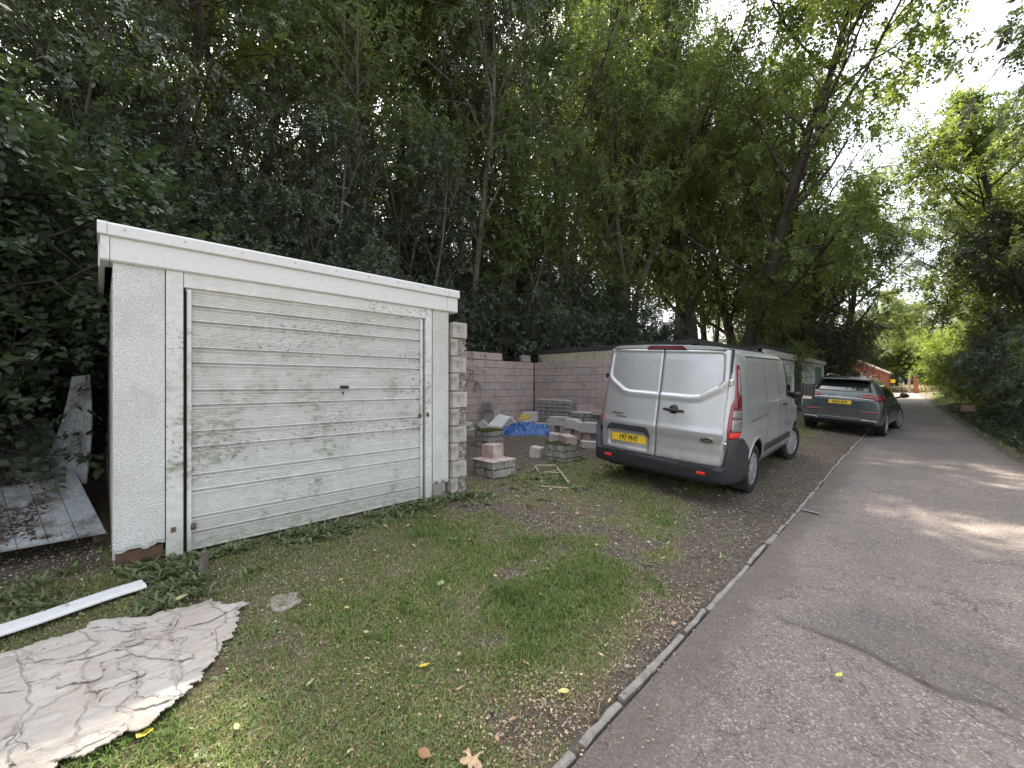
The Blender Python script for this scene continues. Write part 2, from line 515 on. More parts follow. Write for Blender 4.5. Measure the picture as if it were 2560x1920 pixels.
# concrete edging between verge and lane
t = NT('weathered concrete')
c = t.mix(t.ramp(t.noise(9, 6, .7), [(.3, 0.), (.7, 1.)]), (.17, .155, .14), (.33, .31, .285))
c = t.mix(t.math('MULTIPLY', t.rand(), .25), c, (.40, .37, .33))
c = t.mix(t.ramp(t.noise(3.1, 4, .7), [(.55, 0.), (.72, .6)]), c, (.10, .095, .07))
M['concrete'] = t.bsdf(c, .9, 0, .2, t.bump(t.noise(70, 5, .7), .5, .008))
ed = empty('kerb_edging', kind='structure')
y = -.9; k = 0
while y < 21:
    L = rnd.uniform(.32, .8)
    if not (2.02 < y < 2.3 or 3.3 < y < 3.38):
        a, b = y, y + L - rnd.uniform(.015, .06)
        ym = (a + b) / 2
        wv = rnd.uniform(.032, .05)
        zt = zgf(XL(ym) + .02, ym) + rnd.uniform(-.002, .010)
        m = MB(); seg = 4
        ring = []
        for i in range(seg + 1):
            yy = a + (b - a) * i / seg
            x0 = -wv / 2 + rnd.uniform(-.006, .006); x1 = wv / 2 + rnd.uniform(-.006, .006); zz = rnd.uniform(-.006, .004)
            ring.append([(x0, yy - ym, -.1), (x0, yy - ym, zz - .008), (x0 + .009, yy - ym, zz), (x1 - .009, yy - ym, zz), (x1, yy - ym, zz - .008), (x1, yy - ym, -.1)])
        vs = [p for r_ in ring for p in r_]
        fs = [tuple(range(6))] + [tuple(seg * 6 + i for i in reversed(range(6)))]
        for i in range(seg):
            for j in range(5): fs.append((i * 6 + j, i * 6 + j + 1, (i + 1) * 6 + j + 1, (i + 1) * 6 + j))
        m.add(vs, fs)
        o = m.build('edging_stone', M['concrete'], ed, loc=(float(XL(ym)) + rnd.uniform(-.008, .008), ym, zt), rot=(0, rnd.uniform(-.05, .05), .018 + rnd.uniform(-.015, .015)))
    y += L; k += 1

# ------------------------------------------------------------------ grass and litter
rng = np.random.default_rng(11)
def scatter(n, x0, x1, y0, y1):
    return rng.uniform(x0, x1, n), rng.uniform(y0, y1, n)
def keep_dist(X, Y, d0=2.2, pw=1.5):
    d = np.sqrt(X ** 2 + Y ** 2)
    return rng.uniform(0, 1, len(X)) < np.minimum(1, (d0 / d) ** pw)
def relief(X, Y):
    u = XL(Y) - X
    r = (fbm(X * 2.2, Y * 2.2, 3, 5) - .5) * .05 + (fbm(X * 11, Y * 11, 8, 3) - .5) * .022
    return zg(X, Y) + r * sstep(0, .25, np.maximum(u, X - XR(Y)))
def blades(X, Y, hgt, wid, droop):
    n = len(X); Z = relief(X, Y) - .004
    az = rng.uniform(0, 2 * np.pi, n); ln = rng.uniform(.2, 1, n) ** 1.0 * droop
    h = hgt * rng.uniform(.45, 1.25, n)
    dx, dy = np.cos(az), np.sin(az); px, py = -dy, dx
    w = wid * rng.uniform(.6, 1.3, n)
    base = np.stack([X, Y, Z], -1)
    D = np.stack([dx, dy, 0 * dx], -1); Pp = np.stack([px, py, 0 * px], -1); U = np.array([0, 0, 1.])
    b0 = base - Pp * w[:, None] / 2; b1 = base + Pp * w[:, None] / 2
    mid = base + D * (ln * h * .35)[:, None] + U * (h * .62)[:, None]
    m0 = mid - Pp * w[:, None] * .42; m1 = mid + Pp * w[:, None] * .42
    tip = base + D * (ln * h * 1.15)[:, None] + U * (h * (1.02 - .5 * ln))[:, None]
    V = np.stack([b0, b1, m1, m0, tip], 1).reshape(-1, 3)
    i = np.arange(n)[:, None] * 5
    F = np.concatenate([i + np.array([[0, 1, 2]]), i + np.array([[0, 2, 3]]), i + np.array([[3, 2, 4]])], 0)
    return V, F
X, Y = scatter(1500000, -7.5, -1.0, -1.2, 16)
k = keep_dist(X, Y, 1.9, 1.55); X, Y = X[k], Y[k]
g = grass_mask(X, Y); u = XL(Y) - X
k = (rng.uniform(0, 1, len(X)) < .04 * (u > .15) + .96 * g) & (u > .03) & (X < 0)
k &= ~((X < -4.1) & (X > -9.5) & (Y > .1) & (Y < 3.1))
k &= ~((X < -2.42) & (X > -3.2) & (Y < .45 - .15 * (X + 2.5)) & (Y > -.9) & (rng.uniform(0, 1, len(X)) < .97))
X, Y, g = X[k], Y[k], g[k]
dd = np.sqrt(X ** 2 + Y ** 2)
pn = fbm(X * 1.7, Y * 1.7, 21)
tn_ = fbm(X * 5, Y * 5, 83, 2)
blob = np.exp(-(((X + 2.05) / .62) ** 2 + ((Y - 2.3) / .95) ** 2)) * .7 + 1.3 * sstep(.66, .80, tn_)
H_ = .028 + .022 * g * sstep(.4, .7, pn) + .022 * blob * sstep(.3, .6, pn)
V, F = blades(X, Y, H_, .0026 + .0009 * dd, 1.3)
tint = np.clip(rng.normal(.36, .24, len(X)) + (1 - g) * .30 + (.5 - pn) * .5 - blob * .15 + .10, 0, 1)
me = quads_mesh('grass', V, F, False, np.concatenate([tint, tint, tint]))
print('grass blades', len(X))
tag(mesh_obj('grass', me, M['grass']), 'short patchy grass growing on the verge in front of the white garage', 'grass', kind='stuff')
# grass on the right bank and at the far gate
X, Y = scatter(60000, .2, 6, 4, 66)
k = keep_dist(X, Y, 6, 1.0); X, Y = X[k], Y[k]
r_ = X - XR(Y); k = (r_ > .1) & (fbm(X * .8, Y * .8, 6) > .42); X, Y = X[k], Y[k]
V, F = blades(X, Y, .10, .004 + .0014 * np.sqrt(X ** 2 + Y ** 2), 1.2)
tt = np.clip(rng.normal(.4, .2, len(X)), 0, 1)
me = quads_mesh('grass', V, F, False, np.concatenate([tt, tt, tt]))
tag(mesh_obj('grass', me, M['grass']), 'rough grass along the right edge of the lane', 'grass', kind='stuff')

def flecks(X, Y, Z, size, curl=.35):
    n = len(X); az = rng.uniform(0, 2 * np.pi, n); tl = rng.normal(0, .30, n); t2 = rng.normal(0, .30, n)
    a = np.stack([np.cos(az), np.sin(az), tl], -1); b = np.stack([-np.sin(az), np.cos(az), t2], -1)
    C = np.stack([X, Y, Z], -1); s = size[:, None]; asp = rng.uniform(.35, .8, n)[:, None]
    up = np.array([0, 0, 1.]) * s * curl
    p0 = C - a * s * .5 + up * .3; p1 = C - b * s * asp * .5 + a * s * .05; p2 = C + a * s * .5 + up * .3; p3 = C + b * s * asp * .5 + a * s * .05
    V = np.stack([p0, p1, p2, p3], 1).reshape(-1, 3) + np.array([0, 0, .004])
    return V, np.arange(n * 4).reshape(-1, 4)
X, Y = scatter(900000, -8.8, 1.6, -1.2, 19)
k = keep_dist(X, Y, 2.0, 1.3); X, Y = X[k], Y[k]
u = XL(Y) - X
pl = np.exp(-((u - .12) / .28) ** 2)
heap = np.exp(-(((X + 1.2) / .25) ** 2 + ((Y - 2.75) / .5) ** 2)) + np.exp(-(((X + 1.25) / .22) ** 2 + ((Y - 1.45) / .28) ** 2)) + .5 * np.exp(-(((X + 2.9) / .8) ** 2 + ((Y - 3.6) / .7) ** 2))
pr = np.where(u > .03, .32 + .10 * pl + .8 * heap, .022 + .09 * np.exp(-((u) / .3) ** 2)) * sstep(.2, .7, fbm(X * 2, Y * 2, 41) + heap * .5)
pr = np.where((X < -3.9) & (Y < .1), .8, pr)
k = (rng.uniform(0, 1, len(X)) < pr) & (X < XR(Y)) & ~((X < -4.1) & (X > -9.5) & (Y > .1) & (Y < 3.1))
X, Y, u, heap = X[k], Y[k], u[k], heap[k]
Z = np.where(u > .03, relief(X, Y) + rng.uniform(0, .014, len(X)), zg(X, Y) + .006)
V, F = flecks(X, Y, Z, rng.uniform(.006, .019, len(X)) * (1 + .5 * (rng.uniform(0, 1, len(X)) > .97)))
tt = np.clip(rng.beta(1.7, 1.7, len(X)) + .1 * heap, 0, 1)
me = quads_mesh('leaf_litter', V, F, False, tt)
print('litter', len(X))
tag(mesh_obj('leaf_litter', me, M['litter']), 'scattered fragments of dry tan and brown leaves over verge and lane', 'leaf litter', kind='stuff')
# small stones
X, Y = scatter(160000, -9.2, 1.2, -1, 14)
k = keep_dist(X, Y, 2.6, 1.2); X, Y = X[k], Y[k]; u = XL(Y) - X
k = (u > .02) & (rng.uniform(0, 1, len(X)) < (1 - grass_mask(X, Y)) * .8) & ~((X < -4.1) & (X > -9.5) & (Y > .1) & (Y < 3.1)); X, Y = X[k], Y[k]
n = len(X); s = rng.uniform(.003, .012, n) * (1 + 1.2 * (rng.uniform(0, 1, n) > .97)); Z = relief(X, Y)
oc = np.array([(1, 0, 0), (0, 1, 0), (-1, 0, 0), (0, -1, 0), (0, 0, .6), (0, 0, -.6)], float)
V = (oc[None] * (s[:, None, None] * rng.uniform(.5, 1.3, (n, 6, 1))) + np.stack([X, Y, Z], -1)[:, None]).reshape(-1, 3)
f8 = np.array([(0, 1, 4), (1, 2, 4), (2, 3, 4), (3, 0, 4), (1, 0, 5), (2, 1, 5), (3, 2, 5), (0, 3, 5)])
F = (f8[None] + np.arange(n)[:, None, None] * 6).reshape(-1, 3)
t = NT('pale gravel'); t.bsdf(t.ramp(t.attr('tint'), [(0, (.12, .10, .09)), (.6, (.30, .26, .24)), (1, (.55, .5, .47))]), .8, 0, .3); M['gravel'] = t.mat
me = quads_mesh('gravel', V, F, False, np.repeat(rng.uniform(0, 1, n), 8))
tag(mesh_obj('gravel', me, M['gravel']), 'loose pale stones and gravel in the bare earth', 'gravel', kind='stuff')

# ------------------------------------------------------------------ leaves one can pick out on the ground
def leaf_mesh(name, L, W, lobes=0, curl=.2, sd=0):
    r = random.Random(sd); n = 9; vs = []; 
    top = []
    for i in range(n):
        t_ = i / (n - 1)
        w_ = W * math.sin(math.pi * min(1, t_ * 1.02) ** .85) * .5 + .0008
        if lobes: w_ *= 1 + .45 * math.sin(t_ * math.pi * lobes) * (1 if t_ < .95 else 0)
        zc = curl * L * (t_ - .5) ** 2
        vs += [(t_ * L - L / 2, -w_, zc + w_ * curl * 1.2 + r.uniform(-.001, .001)), (t_ * L - L / 2, 0, zc), (t_ * L - L / 2, w_, zc + w_ * curl * 1.2 + r.uniform(-.001, .001))]
    fs = []
    for i in range(n - 1):
        for j in range(2): fs.append((i * 3 + j, i * 3 + j + 1, i * 3 + j + 4, i * 3 + j + 3))
    m = MB().add(vs, fs)
    return m
def lobed_leaf(R_, sd):
    r = random.Random(sd); vs = [(0, 0, .004)]; n = 40
    for i in range(n):
        a = 2 * math.pi * i / n
        rr = R_ * (.42 + .5 * abs(math.cos(a * 2.5)) ** 1.5 + .08 * math.cos(a * 11)) * (1 if abs(a - math.pi) > .5 else .8)
        vs.append((rr * math.cos(a), rr * math.sin(a), .012 * math.sin(3 * a + sd) + r.uniform(0, .004)))
    return MB().add(vs, [(0, 1 + i, 1 + (i + 1) % n) for i in range(n)])
def fleaf(name, col):
    if name not in M: M[name] = plain(name, col, .6, wear=.25, scale=60)
    return M[name]
LEAVES = [
 (-3.0, 2.24, .085, .06, 0, (.16, .30, .05), 'broad bright green fallen leaf lying in the middle of the verge grass'),
 (-2.3, .13, .07, .042, 3, (.50, .44, .05), 'yellow lobed fallen leaf in the bottom left grass beside the cracked sheet'),
 (-1.30, 1.06, .052, 0, 9, (.48, .34, .19), 'large pale tan lobed leaf near the near end of the concrete edging'),
 (-1.44, .93, .06, .045, 0, (.26, .14, .06), 'rusty orange curled leaf at the bottom of the verge'),
 (-1.86, 1.20, .062, .02, 0, (.60, .45, .05), 'narrow golden yellow leaf standing in the lower verge grass'),
 (-.33, 2.75, .05, .022, 0, (.55, .55, .10), 'small yellow green leaf lying alone on the bare tarmac'),
 (-1.27, 1.62, .06, .03, 0, (.52, .48, .16), 'pale yellow leaf on the leaf heap by the concrete edging'),
 (-2.45, 1.72, .06, .05, 0, (.28, .36, .20), 'grey green round leaf on worn grass'),
 (-3.35, .36, .09, .04, 0, (.48, .46, .20), 'curled straw coloured leaf on the far edge of the cracked sheet'),
]
for (x, y, L, W, lob, col, lab) in LEAVES:
    nm = 'fallen leaf %d %d' % (col[0] * 100, col[1] * 100)
    m = lobed_leaf(L, 3) if lob == 9 else leaf_mesh('leaf', L, W, lob, .25, int(x * 100))
    z = float(relief(np.array([x]), np.array([y]))[0])
    if x > XL(y): z = zgf(x, y) + .006
    o = m.build('fallen_leaf', fleaf(nm, col), None, True, (x, y, z + .022), (rnd.uniform(-.2, .2), rnd.uniform(-.2, .2), rnd.uniform(0, 6)))
    tag(o, lab, 'leaf', 'single fallen leaves on verge and lane')
base_l = leaf_mesh('leaf', .055, .028, 0, .3, 5).mesh('fallen_leaf', True)
cols_l = [fleaf('fallen leaf lemon', (.46, .41, .17)), fleaf('fallen leaf tan', (.42, .26, .15)), fleaf('fallen leaf lime', (.28, .34, .15))]
labs_l = ['small lemon yellow leaf fallen on the grass verge', 'small tan brown leaf fallen on the grass verge', 'small pale green leaf fallen on the grass verge']
meshes_l = []
for m_ in cols_l:
    q = base_l.copy(); q.materials.append(m_); meshes_l.append(q)
for i in range(66):
    while True:
        x, y = rnd.uniform(-3.9, -1.1), rnd.uniform(.3, 5.2)
        if XL(y) - x > .06 and (x * x + y * y) > 2.4 and not (x < -2.2 and y < .9): break
    j = rnd.choice([0, 0, 1, 1, 2])
    z = float(relief(np.array([x]), np.array([y]))[0])
    o = mesh_obj('fallen_leaf', meshes_l[j], None, None, (x, y, z + rnd.uniform(.018, .034)), (rnd.uniform(-.5, .5), rnd.uniform(-.5, .5), rnd.uniform(0, 6)))
    s = rnd.uniform(.6, 1.2); o.scale = (s, s * rnd.uniform(.7, 1.2), s)
    tag(o, labs_l[j], 'leaf', 'small %s leaves on the verge' % ['lemon yellow', 'tan brown', 'pale green'][j])
# ------------------------------------------------------------------ the white garage
t = NT('aged white door paint')
P_ = t.n('ShaderNodeNewGeometry').outputs['Position']
sx = t.n('ShaderNodeSeparateXYZ'); t.l(P_, sx.inputs[0])
zz = t.math('MULTIPLY', sx.outputs[2], .5)
a = t.noise(2.3, 6, .7, vec=P_); b = t.noise(14, 6, .75, vec=P_, stretch=(1, .8, 1.6)); c0 = t.noise(60, 4, .7, vec=P_)
col = t.mix(t.ramp(b, [(.35, 0.), (.7, 1.)]), (.57, .57, .55), (.73, .73, .71))
alg = t.math('MULTIPLY', t.ramp(a, [(.50, 0.), (.58, 1.)]), t.ramp(b, [(.47, 0.), (.56, 1.)]))
alg = t.math('MULTIPLY', alg, t.ramp(zz, [(.0, .9), (.55, .55), (1., .2)]))
col = t.mix(alg, col, (.20, .22, .12))
spk = t.noise(38, 4, .8, vec=P_, stretch=(1, .55, 1)); zone = t.noise(1.4, 3, .5, vec=P_, stretch=(1, .6, 2.2))
col = t.mix(t.math('MULTIPLY', t.ramp(spk, [(.56, 0.), (.62, .85)]), t.ramp(zone, [(.50, 0.), (.58, 1.)])), col, (.12, .12, .09))
low = t.math('MULTIPLY', t.ramp(zz, [(.02, .8), (.16, 0.)]), t.ramp(b, [(.4, .2), (.6, 1.)]))
col = t.mix(low, col, (.25, .25, .17))
grime = t.math('MULTIPLY', t.ramp(c0, [(.5, 0.), (.75, .5)]), t.ramp(a, [(.35, .3), (.6, 1.)]))
col = t.mix(grime, col, (.36, .35, .30))
rs = t.noise(5, 3, .5, vec=P_, stretch=(1, .5, 2))
col = t.mix(t.ramp(rs, [(.74, 0.), (.79, .6)]), col, (.30, .20, .13))
M['door_white'] = t.bsdf(col, .55, 0, .35, t.bump(c0, .15, .003))
t = NT('white trim')
n = t.noise(25, 6, .75); sp = t.voro(28)
col = t.mix(t.ramp(n, [(.4, 0.), (.75, 1.)]), (.64, .64, .63), (.72, .72, .72))
col = t.mix(t.ramp(t.noise(7, 5, .8), [(.64, 0.), (.72, .55)]), col, (.34, .31, .25))
col = t.mix(t.ramp(sp, [(.035, .7), (.06, 0.)]), col, (.22, .2, .17))
M['trim'] = t.bsdf(col, .45, 0, .4)
t = NT('white roughcast render')
n = t.noise(75, 5, .7); v = t.voro(110); d_ = t.noise(3, 5, .75)
col = t.mix(t.ramp(n, [(.4, 0.), (.65, 1.)]), (.60, .595, .58), (.80, .80, .79))
col = t.mix(t.ramp(d_, [(.5, 0.), (.8, .55)]), col, (.36, .36, .31))
col = t.mix(t.ramp(t.noise(1.1, 5, .7, stretch=(1, 1, .35)), [(.5, 0.), (.7, .35)]), col, (.40, .37, .29))
M['roughcast'] = t.bsdf(col, .92, 0, .15, t.bump(t.math('ADD', t.math('MULTIPLY', v, -.8), n), .8, .010))
M['timber_brown'] = plain('brown wet timber', (.10, .055, .035), .8, wear=.3, scale=18, bump=.4)
M['black'] = plain('black plastic', (.012, .012, .013), .45, wear=.2)
M['dark_gap'] = plain('dark joint', (.015, .014, .012), .9)
M['metal_grey'] = plain('grey metal', (.35, .35, .36), .4, .8, wear=.3)
M['roof_felt'] = plain('dark roofing felt', (.035, .038, .035), .9, wear=.35, scale=12, bump=.4)

gz = 0.0
G = empty('garage', (-4.12, 1.55, 0), label='white single garage with grimy ribbed up-and-over door and deep flat fascia, nearest to the camera', cat='garage')
def gb(name, x0, x1, y0, y1, z0, z1, mat, parent=G, bev=.004):
    m = MB(); m.box((0, 0, 0), (x1 - x0, y1 - y0, z1 - z0), bev=bev)
    o = m.build(name, mat, parent); o.location = ((x0 + x1) / 2 + 4.12, (y0 + y1) / 2 - 1.55, (z0 + z1) / 2)
    return o
gb('side_wall', -9.35, -4.24, .06, .16, .02, 2.2, M['roughcast'])
gb('side_wall', -9.35, -4.24, 2.88, 2.98, .02, 2.2, M['roughcast'])
gb('back_wall', -9.36, -9.26, .17, 2.87, .02, 2.2, M['roughcast'])
# rendered front piers with a ragged lower edge
def pier(y0, y1, zb, sd):
    r = random.Random(sd); n = 14; m = MB(); vs = []; fs = []
    for i in range(n + 1):
        y = y0 + (y1 - y0) * i / n
        zl = zb + r.uniform(-.006, .006) + .012 * math.sin(i * .9 + sd)
        for x, z in ((-4.24, zl), (-4.115, zl), (-4.105, zl + .03), (-4.105, 2.22), (-4.24, 2.22)):
            vs.append((x + 4.12, y - 1.55, z))
    for i in range(n):
        for j in range(5): fs.append((i * 5 + j, i * 5 + (j + 1) % 5, (i + 1) * 5 + (j + 1) % 5, (i + 1) * 5 + j))
    fs += [tuple(range(5)), tuple(n * 5 + i for i in reversed(range(5)))]
    m.add(vs, fs); return m.build('front_pier', M['roughcast'], G)
pier(.06, .345, .115, 3); pier(2.765, 2.99, .155, 5)
gb('base_board', -4.22, -4.13, .075, .34, -.05, .11, M['timber_brown'])
gb('base_block', -4.23, -4.125, 2.775, 2.96, -.05, .15, M['concrete'])
gb('door_frame', -4.2, -4.095, .352, .456, -.03, 2.2, M['door_white'])
gb('door_frame', -4.2, -4.10, 2.665, 2.752, .0, 2.2, M['door_white'])
gb('head_board', -4.2, -4.10, .459, 2.662, 2.085, 2.22, M['door_white'])
gb('joint', -4.2, -4.135, .457, .478, .0, 2.08, M['dark_gap'])
# fascia: sloping lower board and capping above, corner pieces
def fascia_piece(y0, y1, prof, name, mat):
    m = MB(); m.prism([(x + 4.12, z) for x, z in prof], y0 - 1.55, y1 - 1.55, 'XZ')
    # prism XZ extrudes along y
    return m.build(name, mat, G)
low = [(-4.30, 2.2), (-4.09, 2.2), (-4.075, 2.212), (-4.075, 2.375), (-4.30, 2.375)]
cap = [(-4.30, 2.375), (-4.058, 2.375), (-4.05, 2.383), (-4.05, 2.455), (-4.058, 2.468), (-4.30, 2.475)]
fascia_piece(.045, 2.955, low, 'fascia_board', M['trim'])
fascia_piece(.03, 2.955, cap, 'fascia_cap', M['trim'])
fascia_piece(2.958, 3.10, [(x + .006 if x > -4.2 else x, z) for x, z in low], 'fascia_corner', M['trim'])
fascia_piece(2.958, 3.115, [(x + .006 if x > -4.2 else x, z) for x, z in cap], 'cap_corner', M['trim'])
fascia_piece(-.005, .042, [(x + .006 if x > -4.2 else x, z) for x, z in low], 'fascia_corner', M['trim'])
fascia_piece(-.02, .028, [(x + .006 if x > -4.2 else x, z) for x, z in cap], 'cap_corner', M['trim'])
gb('side_fascia', -9.5, -4.305, -.015, .02, 2.2, 2.45, M['trim'])
gb('side_fascia', -9.5, -4.305, 3.08, 3.105, 2.2, 2.45, M['trim'])
gb('roof', -9.55, -4.31, .025, 3.075, 2.40, 2.455, M['roof_felt'])
scr = MB().lathe([(.0001, .003), (.007, .003), (.008, 0)], 8).mesh('screw')
scr.materials.append(M['metal_grey'])
for y in (.12, .46, .84, 1.25, 1.62, 1.95, 2.28, 2.60, 2.9, 3.04):
    mesh_obj('screw', scr, None, G, (-4.05 + 4.12 + .001, y - 1.55, 2.43))
# door: 13 fluted slats
DOOR = empty('door', (0, 0, 0)); DOOR.parent = G
def slat(h, halves):
    prof = [(-.04, 0), (-.030, 0), (-.030, .012), (.008, .020)]
    n = halves * 7; zs = .023; ze = h - .004
    for hf in range(halves):
        a_ = zs + (ze - zs) * hf / halves; b_ = zs + (ze - zs) * (hf + 1) / halves - (.006 if hf < halves - 1 else 0)
        for i in range(7):
            p = a_ + (b_ - a_) * i / 7; q = a_ + (b_ - a_) * (i + 1) / 7
            prof += [(.0, p), (.0, p + (q - p) * .5), (-.0075, p + (q - p) * .62), (-.0075, p + (q - p) * .85)]
        if hf < halves - 1: prof += [(-.007, b_ + .001), (-.007, b_ + .005)]
    prof += [(.008, ze - .006), (-.012, h), (-.04, h)]
    return MB().prism(prof, -1.075 + .03, 1.075 - .03, 'XZ')
hs_ = [.135, .125, .21, .12, .22, .12, .21, .125, .22, .125, .21, .12, .14]
z = 2.075; cache = {}
for h in hs_:
    z -= h
    if h not in cache: cache[h] = slat(h, 2 if h > .19 else 1).mesh('slat')
    if len(cache[h].materials) == 0: cache[h].materials.append(M['door_white'])
    mesh_obj('slat', cache[h], None, DOOR, (-.012 + rnd.uniform(-.0015, .0015), 0.005, z))
for y_ in (-1.06, 1.063):
    m = MB(); m.box((0, 0, 0), (.045, .03, 2.07), bev=.005); m.build('door_edge', M['door_white'], DOOR, loc=(-.01, y_ + .005, 1.04))
m = MB(); m.box((0, 0, 0), (.03, 2.15, .03)); m.build('top_rail', M['door_white'], DOOR, loc=(-.022, .0, 2.08 - .002))
m = MB()
m.tube([(.004, -.035, 0), (.018, -.03, 0), (.022, 0, .0), (.018, .03, 0), (.004, .035, 0)], [.013, .015, .016, .015, .013], 10)
yh = -.0
# handle at screen (708,840): y on door ~ 1.72
m.build('handle', M['black'], DOOR, True, (.0, .175, 1.30))
m = MB().lathe([(.0001, .004), (.008, .004), (.009, 0)], 12); m.box((.003, 0, -.016), (.004, .008, .02)); m.build('keyhole', M['black'], DOOR, loc=(.0, .165, 1.245))
def hasp(x, y, z):
    m = MB(); m.box((0, 0, 0), (.012, .035, .05), bev=.003); m.tube([(.008, -.01, .012), (.03, 0, .0), (.008, .01, -.012)], .006, 6)
    m.build('hasp', M['rust'], DOOR, loc=(x, y, z))
t = NT('rusty iron'); t.bsdf(t.ramp(t.noise(70, 5, .7), [(.3, (.06, .045, .035)), (.6, (.20, .15, .10)), (.8, (.32, .28, .2))]), .8, .3, .3); M['rust'] = t.mat
hasp(.012, -1.03, .20); hasp(.012, 1.045, .97); hasp(.02, 1.14, .975)
m = MB(); m.box((0, 0, 0), (.012, .03, .035)); m.build('lock_plate', M['rust'], DOOR, loc=(.03, -1.155, .21))
# interior darkness needs a closed floor
gb('floor_slab', -9.25, -4.25, .17, 2.87, -.02, .0, M['concrete'])

# ------------------------------------------------------------------ block walls
t = NT('pink grey concrete block')
r_ = t.rand()
n = t.noise(30, 6, .75); n2 = t.noise(5, 4, .7)
P2 = t.n('ShaderNodeNewGeometry').outputs['Position']; n7 = t.noise(1.6, 5, .7, vec=P2)
c = t.ramp(r_, [(0, (.43, .335, .30)), (.35, (.48, .38, .34)), (.7, (.42, .345, .32)), (.86, (.34, .31, .31)), (1, (.50, .40, .345))])
c.node.color_ramp.interpolation = 'LINEAR'
c = t.mix(t.ramp(n, [(.3, 0.), (.7, .5)]), c, (.24, .19, .17))
c = t.mix(t.ramp(n2, [(.5, 0.), (.75, .35)]), c, (.22, .20, .16))
c = t.mix(t.ramp(n7, [(.5, 0.), (.68, .55)]), c, (.20, .175, .15))
M['block'] = t.bsdf(c, .93, 0, .15, t.bump(n, .5, .008))
t = NT('pale aerated block')
n = t.noise(30, 6, .75)
c = t.mix(t.ramp(n, [(.3, 0.), (.7, 1.)]), (.39, .355, .325), (.56, .51, .47))
c = t.mix(t.math('MULTIPLY', t.rand(), .35), c, (.30, .28, .255))
c = t.mix(t.ramp(t.noise(7, 5, .75), [(.52, 0.), (.68, .7)]), c, (.17, .155, .125))
M['block_pale'] = t.bsdf(c, .93, 0, .15, t.bump(n, .4, .006))
t = NT('old stained block')
n = t.noise(9, 6, .8); n3 = t.noise(3.5, 5, .7)
c = t.mix(t.ramp(n, [(.40, 0.), (.56, 1.)]), (.14, .13, .11), (.40, .38, .34))
c = t.mix(t.ramp(n3, [(.54, 0.), (.68, .6)]), c, (.07, .07, .055))
M['block_old'] = t.bsdf(c, .93, 0, .15, t.bump(t.noise(40, 5, .75), .7, .01))
M['mortar'] = plain('pinkish mortar', (.20, .135, .115), .95, wear=.3, scale=20, bump=.4)
t = NT('rough broken mortar'); t.bsdf(t.ramp(t.noise(16, 6, .8), [(.3, (.17, .135, .12)), (.5, (.36, .315, .28)), (.7, (.50, .46, .41))]), .95, 0, .1, t.bump(t.noise(30, 6, .8), 1., .02)); M['rubble_mortar'] = t.mat

def block_mesh(L, W, H, sd, name='block', jit=.004):
    r = random.Random(sd); m = MB(); m.box((0, 0, 0), (L, W, H), bev=.006)
    m.v = [(x + r.uniform(-jit, jit) * .5, y + r.uniform(-jit, jit) * .5, z + r.uniform(-jit, jit) * .5) for x, y, z in m.v]
    return m.mesh(name)
BM = {}
def blk(L, W, H, mat, parent, loc, rot=(0, 0, 0), name='block'):
    key = (round(L, 3), round(W, 3), round(H, 3), mat.name, rnd.randint(0, 2))
    if key not in BM:
        me = block_mesh(L, W, H, hash(key[:3]) % 999 + key[4]); me.materials.append(mat); BM[key] = me
    return mesh_obj(name, BM[key], None, parent, loc, rot)
def course_wall(root, along, face, a0, a1, z0, ncourse, mat, thick=.1, sgn=1, first=.44, skip=None, other=None):
    """along 'Y' or 'X'; face = coordinate of the visible face, sgn = side the face looks to"""
    for c_ in range(ncourse):
        a = a0
        off = 0 if c_ % 2 == 0 else .225
        edges = [a0]
        p = a0 + (.45 - off if off else .45)
        while p < a1 - .06: edges.append(p); p += .45
        edges.append(a1)
        for i in range(len(edges) - 1):
            L = edges[i + 1] - edges[i] - .011
            if L < .05: continue
            mid = (edges[i] + edges[i + 1]) / 2
            z = z0 + c_ * .225 + .1075
            if skip and skip(c_, mid): continue
            pr = rnd.uniform(-.002, .003)
            L = round(L, 2)
            if along == 'Y': blk(thick, L, .215, mat, root, (face - sgn * thick / 2 + sgn * pr, mid, z), (0, 0, rnd.uniform(-.003, .003)))
            else: blk(L, thick, .215, mat, root, (mid, face - sgn * thick / 2 + sgn * pr, z), (0, 0, rnd.uniform(-.003, .003)))
        
WZ = .035
W1 = empty('block_wall', label='long pink grey concrete block wall across the back of the cleared plot with loose top blocks', cat='wall')
course_wall(W1, 'Y', -9.43, 3.25, 10.40, WZ, 9, M['block'])
MB().box((-9.485, 6.83, WZ + 1.01), (.084, 7.14, 2.015)).build('mortar', M['mortar'], W1)
for y_ in (7.36, 7.82, 8.27, 8.71): blk(.1, .44, .215, M['block'], W1, (-9.48, y_, WZ + 2.025 + .115))
blk(.1, .44, .215, M['block'], W1, (-9.48, 10.03, WZ + 2.025 + .112), (0, 0, .02))
W2 = empty('block_wall', label='grey pink block wall on the right of the cleared plot, below a beige concrete panel', cat='wall')
course_wall(W2, 'X', 10.42, -9.42, -4.2, WZ, 9, M['block'], sgn=-1)
MB().box((-6.81, 10.475, WZ + 1.01), (5.2, .084, 2.015)).build('mortar', M['mortar'], W2)
